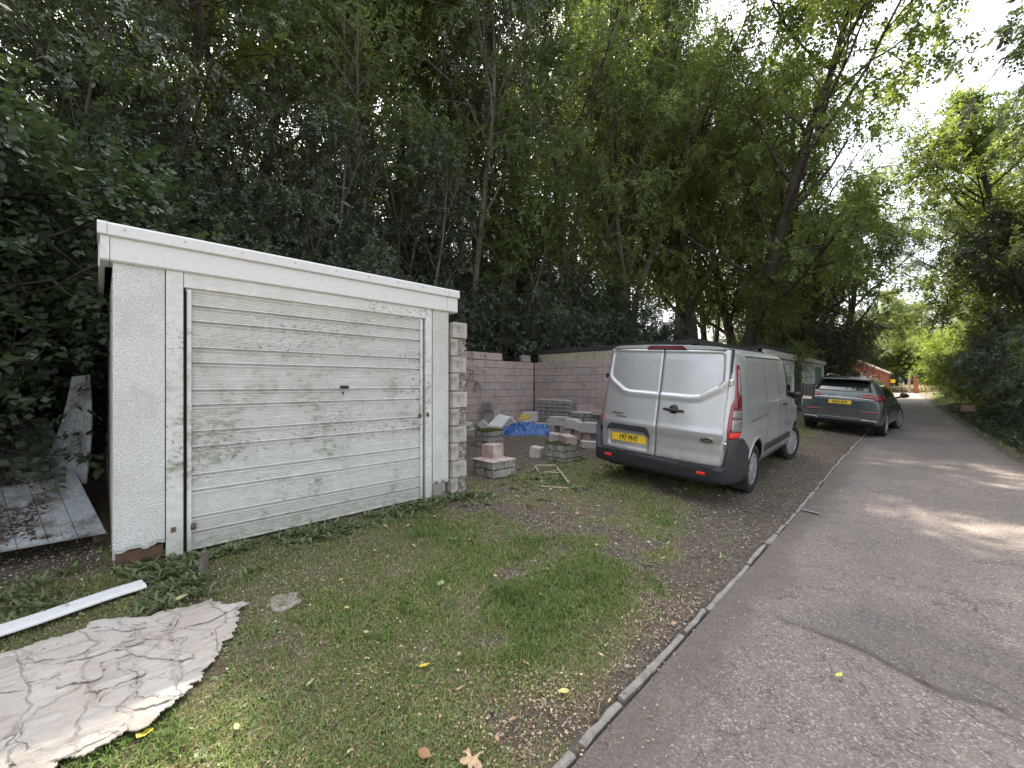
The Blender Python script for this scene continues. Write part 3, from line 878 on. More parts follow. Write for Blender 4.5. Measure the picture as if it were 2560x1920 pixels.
# party wall beside the garage, its broken end towards the lane
W3 = empty('party_wall', label='tall narrow end of a broken block wall standing against the right side of the white garage', cat='wall')
z = -.03; i = 0
while z < 2.1:
    full = i % 2 == 1
    if full:
        blk(.44, .215, .19, M['block_pale'], W3, (-4.06 - .22 + rnd.uniform(-.01, .01), 3.13, z + .1), (0, 0, rnd.uniform(-.02, .02)))
    else:
        blk(.44, .10, .205, M['block_pale'], W3, (-4.06 - .22 + rnd.uniform(-.01, .01), 3.07, z + .105), (0, 0, rnd.uniform(-.02, .02)))
        r = random.Random(i + 5); m = MB(); nx, nz = 7, 9; vs = []; fs = []
        for a_ in range(nx):
            for b_ in range(nz):
                vs.append((-4.075 + r.uniform(-.03, .012), 3.122 + .112 * a_ / (nx - 1) + (r.uniform(-.008, .012) if a_ == nx - 1 else 0), z + .215 * b_ / (nz - 1)))
        for a_ in range(nx - 1):
            for b_ in range(nz - 1): fs.append((a_ * nz + b_, (a_ + 1) * nz + b_, (a_ + 1) * nz + b_ + 1, a_ * nz + b_ + 1))
        n0 = len(vs); vs += [(-4.3, v[1], v[2]) for v in vs]
        for b_ in range(nz - 1):
            k_ = (nx - 1) * nz + b_; fs.append((k_, k_ + n0, k_ + 1 + n0, k_ + 1)); fs.append((b_, b_ + 1, b_ + 1 + n0, b_ + n0))
        for a_ in range(nx - 1):
            k_ = a_ * nz + nz - 1; fs.append((k_, k_ + nz, k_ + nz + n0, k_ + n0))
        m.add(vs, fs); m.build('broken_core', M['rubble_mortar'], W3)
    m = MB(); m.box((-4.30, 3.13, z - .008), (.44, .205, .014)); m.build('mortar_bed', M['rubble_mortar'], W3)
    z += .213; i += 1
course_wall(W3, 'X', 3.24, -9.3, -4.52, -.02, 9, M['block'], thick=.1, sgn=1)
course_wall(W3, 'X', 3.03, -9.3, -4.52, -.02, 9, M['block'], thick=.1, sgn=-1)

# ------------------------------------------------------------------ low block pads and loose blocks on the plot
t = NT('moss'); t.bsdf(t.ramp(t.noise(40, 5, .8), [(.3, (.02, .028, .008)), (.55, (.06, .065, .02)), (.75, (.12, .10, .035))]), .95, 0, .1, t.bump(t.noise(60, 5, .8), 1, .02)); M['moss'] = t.mat
t = NT('crumbled screed'); t.bsdf(t.ramp(t.noise(11, 6, .75), [(.3, (.28, .19, .17)), (.5, (.46, .37, .33)), (.7, (.58, .52, .48))]), .9, 0, .2, t.bump(t.noise(40, 6, .8), .8, .01)); M['screed'] = t.mat
def pz(x, y): return zgf(x, y)
def pad(x, y, n, rot, label, mat, top=None, L=.45, sink=.04, cat='block pad', hh=.105, nx=1):
    root = empty('block_pad', (x, y, pz(x, y) - sink), (0, 0, rot), label, cat)
    for c_ in range(n):
        zc = c_ * (hh + .012) + hh / 2
        if nx == 1:
            for s in (-1, 1):
                j = rnd.uniform(-.012, .012)
                if c_ % 2: blk(.44, .215, hh, mat, root, (j, s * .1125, zc))
                else: blk(.215, .44, hh, mat, root, (s * .1125, j, zc))
        else:
            for i in range(nx):
                for s in range(2 if L > .6 else 1):
                    blk(.435, .215, hh, mat, root, ((i - (nx - 1) / 2) * .455 + (.0 if c_ % 2 == 0 else .05) + rnd.uniform(-.012, .012), ((s - .5) * .225 if L > .6 else 0) + rnd.uniform(-.012, .012), zc), (0, 0, rnd.uniform(-.02, .02)))
    H = n * (hh + .012)
    if top:
        r = random.Random(int(x * 77)); m = MB(); N = 15; vs = []; fs = []
        wx = .235 if nx == 1 else nx * .225; wy = .235 if nx == 1 else (.225 if L > .6 else .112)
        for a_ in range(N):
            for b_ in range(N):
                e = a_ in (0, N - 1) or b_ in (0, N - 1)
                vs.append((-wx + 2 * wx * a_ / (N - 1) + r.uniform(-.006, .006), -wy + 2 * wy * b_ / (N - 1) + r.uniform(-.006, .006), H - .004 + (0 if e else r.uniform(.004, .024))))
        for a_ in range(N - 1):
            for b_ in range(N - 1): fs.append((a_ * N + b_, (a_ + 1) * N + b_, (a_ + 1) * N + b_ + 1, a_ * N + b_ + 1))
        m.add(vs, fs).build('moss_top' if top == M['moss'] else 'screed_top', top, root)
    return root
pad(-4.50, 4.10, 2, 0, 'low square pad of stained blocks nearest the garage with a single rough cube on it', M['block_old'], M['screed'], sink=.0)
pad(-6.50, 5.78, 3, .03, 'mossy square block pad beside the end of the block wall', M['block_old'], M['moss'], sink=.02)
pad(-4.55, 5.78, 3, -.05, 'dark stained square block pad behind the wooden strips, a pale block lying on top', M['block_old'], M['moss'], sink=.06)
pad(-8.30, 10.05, 6, 0, 'wide pile of flat blocks in the far corner where the two block walls meet', M['concrete'], M['screed'], L=.5, nx=3, sink=.02)
pad(-6.35, 9.45, 4, 0, 'long low pile of flat blocks by the right block wall behind the van', M['concrete'], M['screed'], L=.9, nx=3, sink=.02)
def loose(x, y, z, L, W, H, rot, label, mat=None, group='loose concrete blocks on the cleared plot', name='concrete_block'):
    o = blk(L, W, H, mat or M['block_pale'], None, (x, y, pz(x, y) + z + H / 2), rot, name)
    return tag(o, label, 'block', group)
loose(-4.56, 4.12, .222, .235, .235, .215, (0, 0, .12), 'rough tan cube of block standing on the nearest block pad', M['screed'])
loose(-4.50, 5.85, .275, .42, .2, .15, (0, .03, -.55), 'pink grey block lying across the dark stained pad', M['block'])
loose(-9.02, 8.10, 0, .44, .215, .215, (0, 0, .05), 'bottom block of the three-high stack near the back wall')
loose(-9.0, 8.12, .215, .44, .215, .215, (0, 0, -.04), 'middle block of the three-high stack near the back wall')
loose(-9.05, 8.05, .43, .40, .215, .24, (0, 0, .06), 'top block of the three-high stack near the back wall', M['concrete'])
loose(-8.75, 8.45, 0, .44, .215, .32, (0, 0, .1), 'upright block right beside the three-high stack', M['block'])
loose(-8.38, 9.05, 0, .44, .215, .10, (0, 0, .3), 'flat block under the clean pale block left of the far corner pile')
loose(-8.36, 9.07, .1, .46, .215, .26, (0, 0, .75), 'clean pale block with a bright face, left of the far corner pile')
loose(-8.55, 7.42, -.02, .30, .2, .2, (0, .78, .7), 'block tipped on its corner left of the blue tarpaulin')
loose(-7.92, 7.72, .02, .42, .215, .2, (.1, -.85, .6), 'block leaning steeply just behind the left end of the blue tarpaulin')
loose(-8.2, 7.5, 0, .44, .215, .1, (0, .1, .5), 'flat block lying between the tipped block and the mossy pad')
loose(-7.85, 6.45, 0, .3, .215, .15, (0, 0, .2), 'small block low behind the mossy pad next to the party wall end')
loose(-4.90, 7.10, -.01, .34, .215, .14, (0, .08, .9), 'whitish block lying flat right of the dark stained pad', M['block_pale'])
loose(-5.02, 5.62, -.02, .2, .2, .2, (0, .12, .3), 'small tilted block end left of the dark stained pad')
sp = [(-6.62, 8.05, 'leftmost'), (-6.28, 8.1, 'second from left'), (-5.98, 7.86, 'third from left'), (-5.62, 7.78, 'fourth from left'), (-5.28, 7.66, 'rightmost')]
for i, (x, y, nm) in enumerate(sp):
    loose(x, y, 0, .2, .215, .22, (0, 0, rnd.uniform(-.15, .15)), 'supporting block, %s of the five behind the tarpaulin and van' % nm, M['block'], 'supporting blocks of the stacked row')
loose(-6.45, 8.07, .22, .46, .215, .22, (0, 0, .1), 'long block laid across two supports, right of the tarpaulin')
loose(-5.92, 7.88, .22, .30, .3, .22, (0, .05, .35), 'squarish block on the middle support of the stacked row')
loose(-5.58, 7.72, .21, .36, .215, .2, (0, .38, .25), 'tilted block sliding off the fourth support')
loose(-5.22, 7.62, .22, .36, .24, .22, (0, 0, .12), 'block on the rightmost support close to the van')
loose(-6.98, 8.55, 0, .44, .215, .25, (0, -.35, .3), 'block leaning against the left end of the stacked row')
loose(-6.75, 9.62, .42, .44, .215, .215, (0, 0, .05), 'block on top of the long low pile by the right wall', M['block'])
loose(-6.1, 9.25, .42, .3, .2, .12, (0, 0, .3), 'small block on the near side of the long low pile', M['block'])

for (x, y, L_, a_, b_, lab) in [(-8.75, 7.0, .3, .5, .2, 'small block on the ground left of the tipped block'), (-7.35, 8.35, .4, .2, 1.2, 'block lying on its side behind the tarpaulin'), (-7.0, 8.75, .3, -.3, .4, 'half block between tarpaulin and stacked row'), (-8.0, 8.45, .36, .1, .9, 'block on the ground in front of the clean pale block'), (-6.1, 8.45, .42, .0, .2, 'block behind the middle of the stacked row'), (-5.55, 8.3, .42, .25, -.3, 'tilted block behind the right half of the stacked row'), (-7.55, 9.2, .44, .0, .1, 'block in front of the far corner pile'), (-5.9, 7.2, .22, .1, .5, 'small half block in front of the stacked row'), (-8.45, 8.75, .25, .4, 2.0, 'broken block leaning by the three-high stack')]:
    loose(x, y, -.01, L_, .2, .19, (a_, .1, b_), lab, rnd.choice([M['block'], M['block_pale'], M['block_pale']]))
# torn insulation sheets behind the tarpaulin
M['foam'] = plain('white foil faced foam', (.62, .62, .60), .5, wear=.2)
M['foam_y'] = plain('yellow foam core', (.55, .36, .08), .9, wear=.3)
def slab_thing(name, pts, th, mat, label, cat, parent=None):
    a = [Vector(p) for p in pts]; nrm = (a[1] - a[0]).cross(a[2] - a[0]).normalized() * th
    n = len(a); m = MB(); m.add(list(a) + [p + nrm for p in a], [tuple(range(n)), tuple(reversed(range(n, 2 * n)))] + [(i, (i + 1) % n, (i + 1) % n + n, i + n) for i in range(n)])
    return tag(m.build(name, mat, parent), label, cat)
slab_thing('insulation_board', [(-8.5, 7.35, .08), (-8.0, 7.75, .10), (-7.95, 7.95, .42), (-8.25, 7.7, .50)], .04, M['foam'], 'white torn insulation board propped behind the left end of the tarpaulin', 'board')
slab_thing('insulation_piece', [(-7.72, 7.95, .34), (-7.5, 8.1, .38), (-7.52, 8.12, .50), (-7.7, 8.0, .52)], .07, M['foam_y'], 'small torn piece of yellow foam above the blue tarpaulin', 'foam')

# blue tarpaulin
t = NT('blue tarpaulin')
n = t.noise(5, 5, .6, dist=1.2)
c = t.mix(t.ramp(n, [(.35, 0.), (.7, 1.)]), (.010, .045, .19), (.06, .17, .40))
c = t.mix(t.ramp(t.noise(9, 4, .7, dist=.6), [(.58, 0.), (.68, .6)]), c, (.22, .34, .52))
M['tarp'] = t.bsdf(c, .35, 0, .5)
NA, NRr = 150, 56
TA, TR = np.meshgrid(np.linspace(0, 2 * np.pi, NA), np.linspace(0.02, 1, NRr), indexing='ij')
wob_ = 1 + .10 * np.sin(TA * 3 + 1) + .07 * np.sin(TA * 5) + .04 * np.sin(TA * 11)
lx = TR * np.cos(TA) * .72 * wob_; ly = TR * np.sin(TA) * .36 * wob_
px_ = lx * 1.0; py_ = ly * 1.0
ridge = 1 - np.abs(2 * fbm(px_ * 2.2 + py_ * 1.5 + 5, py_ * 7 - px_ * 1.2 + 3, 3, 4) - 1)
ridge2 = 1 - np.abs(2 * fbm(px_ * 7 + 2 * py_ + 9, py_ * 16 - px_ * 3 + 4, 13, 3) - 1)
dome = np.clip(1 - TR ** 3.0, 0, 1) ** .6
wv_ = fbm(px_ * 2.4, py_ * 3.2, 91, 3) * 9
fold = 1 - np.abs(np.sin(px_ * 5.5 + py_ * 13 + wv_)); fold2 = 1 - np.abs(np.sin(px_ * 11 - py_ * 21 + wv_ * 1.7))
hz = dome * (.11 + .13 * fold ** 2.0 + .05 * fold2 ** 2 + .08 * ridge ** 2 - .06 * np.clip(lx, -.1, .7)) 
ct, st_ = math.cos(R(45)), math.sin(R(45))
wx = -7.08 + lx * ct - ly * st_; wy = 7.62 + lx * st_ + ly * ct
wz = zg(wx, wy) + hz - .012
me = quads_mesh('tarpaulin', np.stack([wx, wy, wz], -1).reshape(-1, 3), grid_faces(NA, NRr)[:, ::-1], True)
tag(mesh_obj('tarpaulin', me, M['tarp']), 'crumpled blue tarpaulin heaped on the bare plot in front of the block walls', 'tarpaulin')

# wooden strips and small litter
M['wood_pale'] = plain('weathered pale wood', (.38, .31, .22), .8, wear=.3, scale=40, bump=.3)
def strip(p, q, w_, h_, label):
    p = Vector(p); q = Vector(q); c_ = (p + q) / 2; d_ = q - p
    m = MB(); m.box((0, 0, 0), (d_.length, w_, h_), bev=.003)
    o = m.build('wooden_strip', M['wood_pale'], None, loc=(c_.x, c_.y, c_.z), rot=(0, -math.asin(d_.z / d_.length), math.atan2(d_.y, d_.x)))
    tag(o, label, 'wood strip', 'wooden strips on the grass edge')
def gp(x, y, dz): return (x, y, pz(x, y) + dz)
strip(gp(-4.36, 4.86, .05), gp(-4.17, 5.12, .05), .022, .02, 'wooden strip lying furthest back, parallel to the dark stained pad')
strip(gp(-4.36, 4.84, .04), gp(-4.14, 4.66, .03), .022, .02, 'short wooden strip at the left of the loose wooden frame')
strip(gp(-4.10, 5.06, .04), gp(-3.48, 4.55, .03), .024, .02, 'longest wooden strip, running through the grass towards the camera')
strip(gp(-4.05, 4.72, .03), gp(-3.86, 4.92, .03), .018, .015, 'thin wooden strip in the grass inside the loose frame')
strip(gp(-3.62, 4.1, .03), gp(-3.34, 4.36, .03), .02, .016, 'wooden strip nearest the lane, lying flat in grass')

# ------------------------------------------------------------------ left side: fallen sheets, trim strip, cracked membrane
t = NT('white ribbed sheet')
n = t.noise(4, 6, .7); n2 = t.noise(30, 5, .7)
c = t.mix(t.ramp(n2, [(.35, 0.), (.7, 1.)]), (.27, .29, .30), (.44, .46, .47))
c = t.mix(t.ramp(n, [(.47, 0.), (.62, .85)]), c, (.08, .065, .05))
M['sheet'] = t.bsdf(c, .5, .0, .4)
def ribbed(name, A, B, C, D, nr, label, cat, bend=0.0):
    """A-B front edge, D-C far edge; ribs run from the front edge to the far edge, each rib panel a part"""
    A, B, C, D = map(Vector, (A, B, C, D)); nrm = (B - A).cross(D - A).normalized()
    if nrm.z < 0: nrm = -nrm
    root = empty(name, label=label, cat=cat)
    for i in range(nr):
        t0, t1 = i / nr, (i + 1) / nr; g_ = .0012 / (B - A).length
        m = MB(); vs = []; fs = []; S = 8
        for s in range(S + 1):
            f_ = s / S
            a = A.lerp(B, t0 + g_).lerp(D.lerp(C, t0 + g_), f_); b = A.lerp(B, t1 - g_).lerp(D.lerp(C, t1 - g_), f_)
            off = nrm * (bend * math.sin(math.pi * f_))
            mid = (a + b) / 2
            for p, h in ((a, -.012), (a, 0), (a.lerp(b, .04), .005), (a.lerp(b, .46), .005), (mid, .002), (a.lerp(b, .54), .005), (a.lerp(b, .96), .005), (b, 0), (b, -.012)):
                vs.append(p + nrm * h + off)
        for s in range(S):
            for j in range(8): fs.append((s * 9 + j, s * 9 + j + 1, (s + 1) * 9 + j + 1, (s + 1) * 9 + j))
        fs += [tuple(range(9)), tuple(S * 9 + j for j in reversed(range(9)))]
        for s in range(S): fs.append((s * 9, (s + 1) * 9, (s + 1) * 9 + 8, s * 9 + 8))
        m.add(vs, fs).build('rib_panel', M['sheet'], root)
    return root
ribbed('fallen_door_panel', (-4.75, -2.1, .12), (-4.58, .03, .16), (-6.9, -.42, .95), (-7.1, -2.5, .90), 14, 'white ribbed metal sheet lying slanted under the leaves left of the garage', 'metal sheet')
m = MB(); m.tube([(-4.6, -.02, .10), (-6.9, -.46, .9)], .02, 6)
m.box((-5.6, -1.2, .2), (.1, 1.8, .2)); 
tag(m.build('timber_support', M['timber_brown'], None), 'dark timber support under the slanted white sheet', 'timber')
ribbed('leaning_sheet', (-5.75, -.42, .43), (-5.55, -.10, .40), (-5.85, -.08, 1.42), (-5.9, -.2, 1.40), 4, 'narrow white sheet leaning upright between garage side and leaf-covered sheet', 'metal sheet', bend=-.05)
X, Y = rng.uniform(-7.0, -4.65, 24000), rng.uniform(-2.4, 0, 24000)
s_ = (-X - 4.65) / 2.3
Zs = .15 + .79 * s_ + .02
k = (fbm(X * 3, Y * 5, 55) + .25 * s_ > .56) & (Y < .0 - .42 * s_)
X, Y, Zs = X[k], Y[k], Zs[k]
V, F = flecks(X, Y, Zs, rng.uniform(.012, .038, len(X)))
me = quads_mesh('leaf_litter', V, F, False, .35 * rng.beta(1.0, 3, len(X)))
tag(mesh_obj('leaf_litter', me, M['litter']), 'dark rotting leaves lying on the slanted white sheet', 'leaf litter', kind='stuff')
# white plastic trim strip on the grass
m = MB(); vs = []; fs = []; S = 12
pA = Vector((-3.66, .20, 0)); pB = Vector((-3.40, -1.05, 0)); d_ = (pB - pA).normalized(); q_ = Vector((-d_.y, d_.x, 0))
for s in range(S + 1):
    p = pA.lerp(pB, s / S); z_ = float(zg(p.x, p.y)) + .035 + .004 * math.sin(s)
    for o_, h in ((-.06, 0), (-.06, .022), (-.045, .028), (-.015, .028), (-.012, .018), (.0, .018), (.003, .026), (.05, .022), (.06, .008), (.06, 0)):
        vs.append(p + q_ * o_ + Vector((0, 0, z_ + h)))
for s in range(S):
    for j in range(10): fs.append((s * 10 + j, s * 10 + (j + 1) % 10, (s + 1) * 10 + (j + 1) % 10, (s + 1) * 10 + j))
fs += [tuple(range(10)), tuple(S * 10 + j for j in reversed(range(10)))]
tag(m.add(vs, fs).build('plastic_trim', M['trim'], None), 'white plastic fascia strip lying on grass beside the cracked sheet', 'plastic strip')

# cracked pale membrane sheet, torn layers as parts
t = NT('peeling pale membrane')
n = t.noise(3.5, 6, .7, dist=.8); n2 = t.noise(34, 6, .75, stretch=(1, .16, 1)); n4 = t.noise(3.2, 7, .72, dist=1.0)
c = t.mix(t.ramp(n2, [(.3, 0.), (.7, 1.)]), (.37, .33, .29), (.56, .515, .465))
c = t.mix(t.ramp(n, [(.5, 0.), (.72, .75)]), c, (.36, .27, .22))
c = t.mix(t.math('MULTIPLY', t.rand(), .35), c, (.56, .52, .50))
nz_ = t.n('ShaderNodeTexNoise'); nz_.inputs['Scale'].default_value = 5; nz_.inputs['Detail'].default_value = 6; t.l(t.pos(), nz_.inputs['Vector'])
va = t.n('ShaderNodeVectorMath', operation='MULTIPLY_ADD'); t.l(nz_.outputs['Color'], va.inputs[0]); va.inputs[1].default_value = (.30, .30, 0); t.l(t.pos(), va.inputs[2])
mp_ = t.n('ShaderNodeMapping'); mp_.inputs['Rotation'].default_value = (0, 0, R(-62)); mp_.inputs['Scale'].default_value = (.55, 1.5, 1); t.l(va.outputs[0], mp_.inputs[0])
ve = t.voro(4.2, mp_.outputs[0], 'DISTANCE_TO_EDGE'); vc = t.voro(4.2, mp_.outputs[0], 'F1', 'Color')
sc2 = t.n('ShaderNodeSeparateColor'); t.l(vc, sc2.inputs[0])
c = t.mix(t.math('MULTIPLY', sc2.outputs[0], .35), c, (.33, .28, .25))
brk = t.noise(6, 4, .6)
c = t.mix(t.math('MULTIPLY', t.ramp(ve, [(.002, 1.), (.012, 0.)]), t.ramp(brk, [(.46, .0), (.60, .9)])), c, (.10, .08, .07))
c = t.mix(t.ramp(t.noise(26, 6, .8, stretch=(1, .22, 1)), [(.56, 0.), (.66, .55)]), c, (.20, .165, .14))
M['membrane'] = t.bsdf(c, .7, 0, .3, t.bump(t.math('ADD', n2, t.ramp(ve, [(0., 0.), (.06, 1.)])), .8, .012))
MS = empty('cracked_sheet', (-2.75, .2, zgf(-2.75, .2)), label='pinkish white cracked and peeling sheet lying flat on the grass at bottom left', cat='sheet')
out = [(-3.22, .50), (-3.02, .62), (-2.9, .60), (-2.72, .50), (-2.50, .36), (-2.33, .17), (-2.30, -.02), (-2.34, -.35), (-2.75, -.95), (-3.35, -1.05), (-3.32, -.45), (-3.30, -.05)]
def inside(x, y, poly):
    c_ = False; j = len(poly) - 1
    for i in range(len(poly)):
        if (poly[i][1] > y) != (poly[j][1] > y) and x < (poly[j][0] - poly[i][0]) * (y - poly[i][1]) / (poly[j][1] - poly[i][1]) + poly[i][0]: c_ = not c_
        j = i
    return c_
def ragged(poly, amp, sub, sd):
    r = random.Random(sd); o_ = []
    for i in range(len(poly)):
        a, b = poly[i], poly[(i + 1) % len(poly)]
        for s in range(sub):
            f_ = s / sub; o_.append((a[0] + (b[0] - a[0]) * f_ + r.uniform(-amp, amp), a[1] + (b[1] - a[1]) * f_ + r.uniform(-amp, amp)))
    return o_
def sheet_part(name, poly, z0, lift, sd, mat, parent, org):
    """grid clipped to a ragged outline, with height noise and curling rim"""
    xs = [p[0] for p in poly]; ys = [p[1] for p in poly]; st = .009
    nx = int((max(xs) - min(xs)) / st) + 2; ny = int((max(ys) - min(ys)) / st) + 2
    gx_ = min(xs) + np.arange(nx) * st; gy_ = min(ys) + np.arange(ny) * st
    A_, B_ = np.meshgrid(gx_, gy_, indexing='ij')
    ins = np.zeros((nx, ny), bool)
    j = len(poly) - 1
    for i in range(len(poly)):
        xi, yi = poly[i]; xj, yj = poly[j]
        if yi != yj:
            cond = ((yi > B_) != (yj > B_)) & (A_ < (xj - xi) * (B_ - yi) / (yj - yi) + xi); ins ^= cond
        j = i
    # distance to border (approx by erosion count)
    dist = np.zeros((nx, ny)); cur = ins.copy()
    for k_ in range(8):
        dist += cur; e = cur.copy(); e[1:] &= cur[:-1]; e[:-1] &= cur[1:]; e[:, 1:] &= cur[:, :-1]; e[:, :-1] &= cur[:, 1:]; cur = e
    Z_ = zg(A_, B_) + z0 + .006 * (fbm(A_ * 7, B_ * 9, sd) - .5) + lift * np.exp(-dist / 2.2) * (fbm(A_ * 6, B_ * 6, sd + 3) > .5) * fbm(A_ * 14, B_ * 14, sd + 9)
    Z_ = Z_ + .004 * (1 - np.abs(2 * fbm(A_ * 5 + B_ * 3, B_ * 14, sd + 5) - 1)) ** 3
    idx = -np.ones((nx, ny), int); idx[ins] = np.arange(ins.sum())
    ok = ins[:-1, :-1] & ins[1:, :-1] & ins[1:, 1:] & ins[:-1, 1:]
    F_ = np.stack([idx[:-1, :-1], idx[1:, :-1], idx[1:, 1:], idx[:-1, 1:]], -1)[ok]
    if len(F_) < 3: return
    V_ = np.stack([A_[ins] - org[0], B_[ins] - org[1], Z_[ins] - org[2]], -1)
    # underside for thickness
    n0 = len(V_); V2 = np.concatenate([V_, V_ - np.array([0, 0, .006])]); F2 = np.concatenate([F_, F_[:, ::-1] + n0])
    ed_ = {}
    for f_ in F_:
        for a, b in zip(f_, np.roll(f_, -1)):
            if (b, a) in ed_: del ed_[(b, a)]
            else: ed_[(a, b)] = 1
    F3 = np.array([(b, a, a + n0, b + n0) for a, b in ed_]) if ed_ else np.zeros((0, 4), int)
    me = quads_mesh(name, V2, np.concatenate([F2, F3]), True)
    return mesh_obj(name, me, mat, parent)
org = tuple(MS.location)
sheet_part('base_layer', ragged(out, .022, 9, 1), .030, .012, 3, M['membrane'], MS, org)
r = random.Random(42)
for i in range(34):
    cx_, cy_ = r.uniform(-3.2, -2.35), r.uniform(-.9, .52)
    if not inside(cx_, cy_, out): continue
    L_, W_ = r.uniform(.08, .30), r.uniform(.03, .12); a_ = R(62) + r.uniform(-.5, .5); pl_ = []
    for k in range(9):
        an = 2 * math.pi * k / 9; q = r.uniform(.6, 1.15)
        px_, py_ = L_ * math.cos(an) * q, W_ * math.sin(an) * q
        pl_.append((cx_ + px_ * math.cos(a_) - py_ * math.sin(a_), cy_ + px_ * math.sin(a_) + py_ * math.cos(a_)))
    sheet_part('torn_flake', ragged(pl_, .010, 4, i), .033 + .002 * (i % 3), .014, 10 + i, M['membrane'], MS, org)
# concrete patch and stump
pz0 = zgf(-2.97, .84)
PB = empty('concrete_patch', (-2.97, .84, pz0), label='small pinkish concrete patch showing through the grass', cat='concrete patch')
sheet_part('patch_surface', ragged([(-3.1, .80), (-3.02, .95), (-2.86, .93), (-2.83, .80), (-2.95, .73)], .02, 5, 8), .006, .0, 31, M['rubble_mortar'], PB, tuple(PB.location))
m = MB(); m.tube([(0, 0, -.03), (.005, -.005, .06), (-.006, .01, .12), (.01, .005, .165)], [.035, .03, .026, .012], 9)
r = random.Random(5); m.v = [(x + r.uniform(-.006, .006), y + r.uniform(-.006, .006), z + r.uniform(-.006, .006)) for x, y, z in m.v]
tag(m.build('broken_stump', M['bark_pale'], None, loc=(-3.68, .52, zgf(-3.68, .52))), 'small broken wooden stump in weeds before the garage door', 'stump')
# ------------------------------------------------------------------ vegetation
def sprays_to_leaves(O, D, nleaf, L, W, spread, droop, rs, pinn=True):
    """O,D (N,3): spray origins and unit directions. Leaves in two rows along each spray. returns V,F,tint"""
    N = len(O)
    up = np.array([0, 0, 1.])
    S = np.cross(D, up); S /= np.maximum(1e-6, np.linalg.norm(S, axis=1))[:, None]
    Nn = np.cross(S, D)
    roll = rs.normal(0, .5, N)[:, None]
    S2 = S * np.cos(roll) + Nn * np.sin(roll); N2 = np.cross(S2, D)
    Vs = []; 
    base_t = np.clip(rs.normal(.5, .18, N), 0, 1); T = []
    for j in range(nleaf):
        t_ = (j // 2 + .5) / (nleaf / 2) if pinn else rs.uniform(0, 1, N)
        sd = (1 if j % 2 else -1)
        last = (j == nleaf - 1)
        t_ = np.broadcast_to(t_, (N,))[:, None] * spread
        P = O + D * t_ + np.array([0, 0, -1.]) * (t_ ** 2) * droop
        a = np.full(N, 0.) if last else rs.uniform(.6, 1.2, N)
        a = a[:, None]
        Ld = D * np.cos(a) + S2 * np.sin(a) * sd + rs.normal(0, .22, (N, 3)) + np.array([0, 0, -.25])
        Ld /= np.linalg.norm(Ld, axis=1)[:, None]
        wd = np.cross(Ld, N2 + rs.normal(0, .35, (N, 3))); wd /= np.maximum(1e-6, np.linalg.norm(wd, axis=1))[:, None]
        nn = np.cross(wd, Ld)
        l = (L * rs.uniform(.65, 1.25, N))[:, None]; w_ = (W * rs.uniform(.7, 1.2, N))[:, None]
        mid = P + Ld * l * .45
        Vs.append(np.stack([P, mid + wd * w_ * .5 + nn * w_ * .12, P + Ld * l, mid - wd * w_ * .5 + nn * w_ * .12], 1))
        T.append(np.clip(base_t + rs.normal(0, .1, N), 0, 1))
    V = np.concatenate(Vs).reshape(-1, 3); T = np.concatenate(T)
    return V, np.arange(len(V)).reshape(-1, 4), T

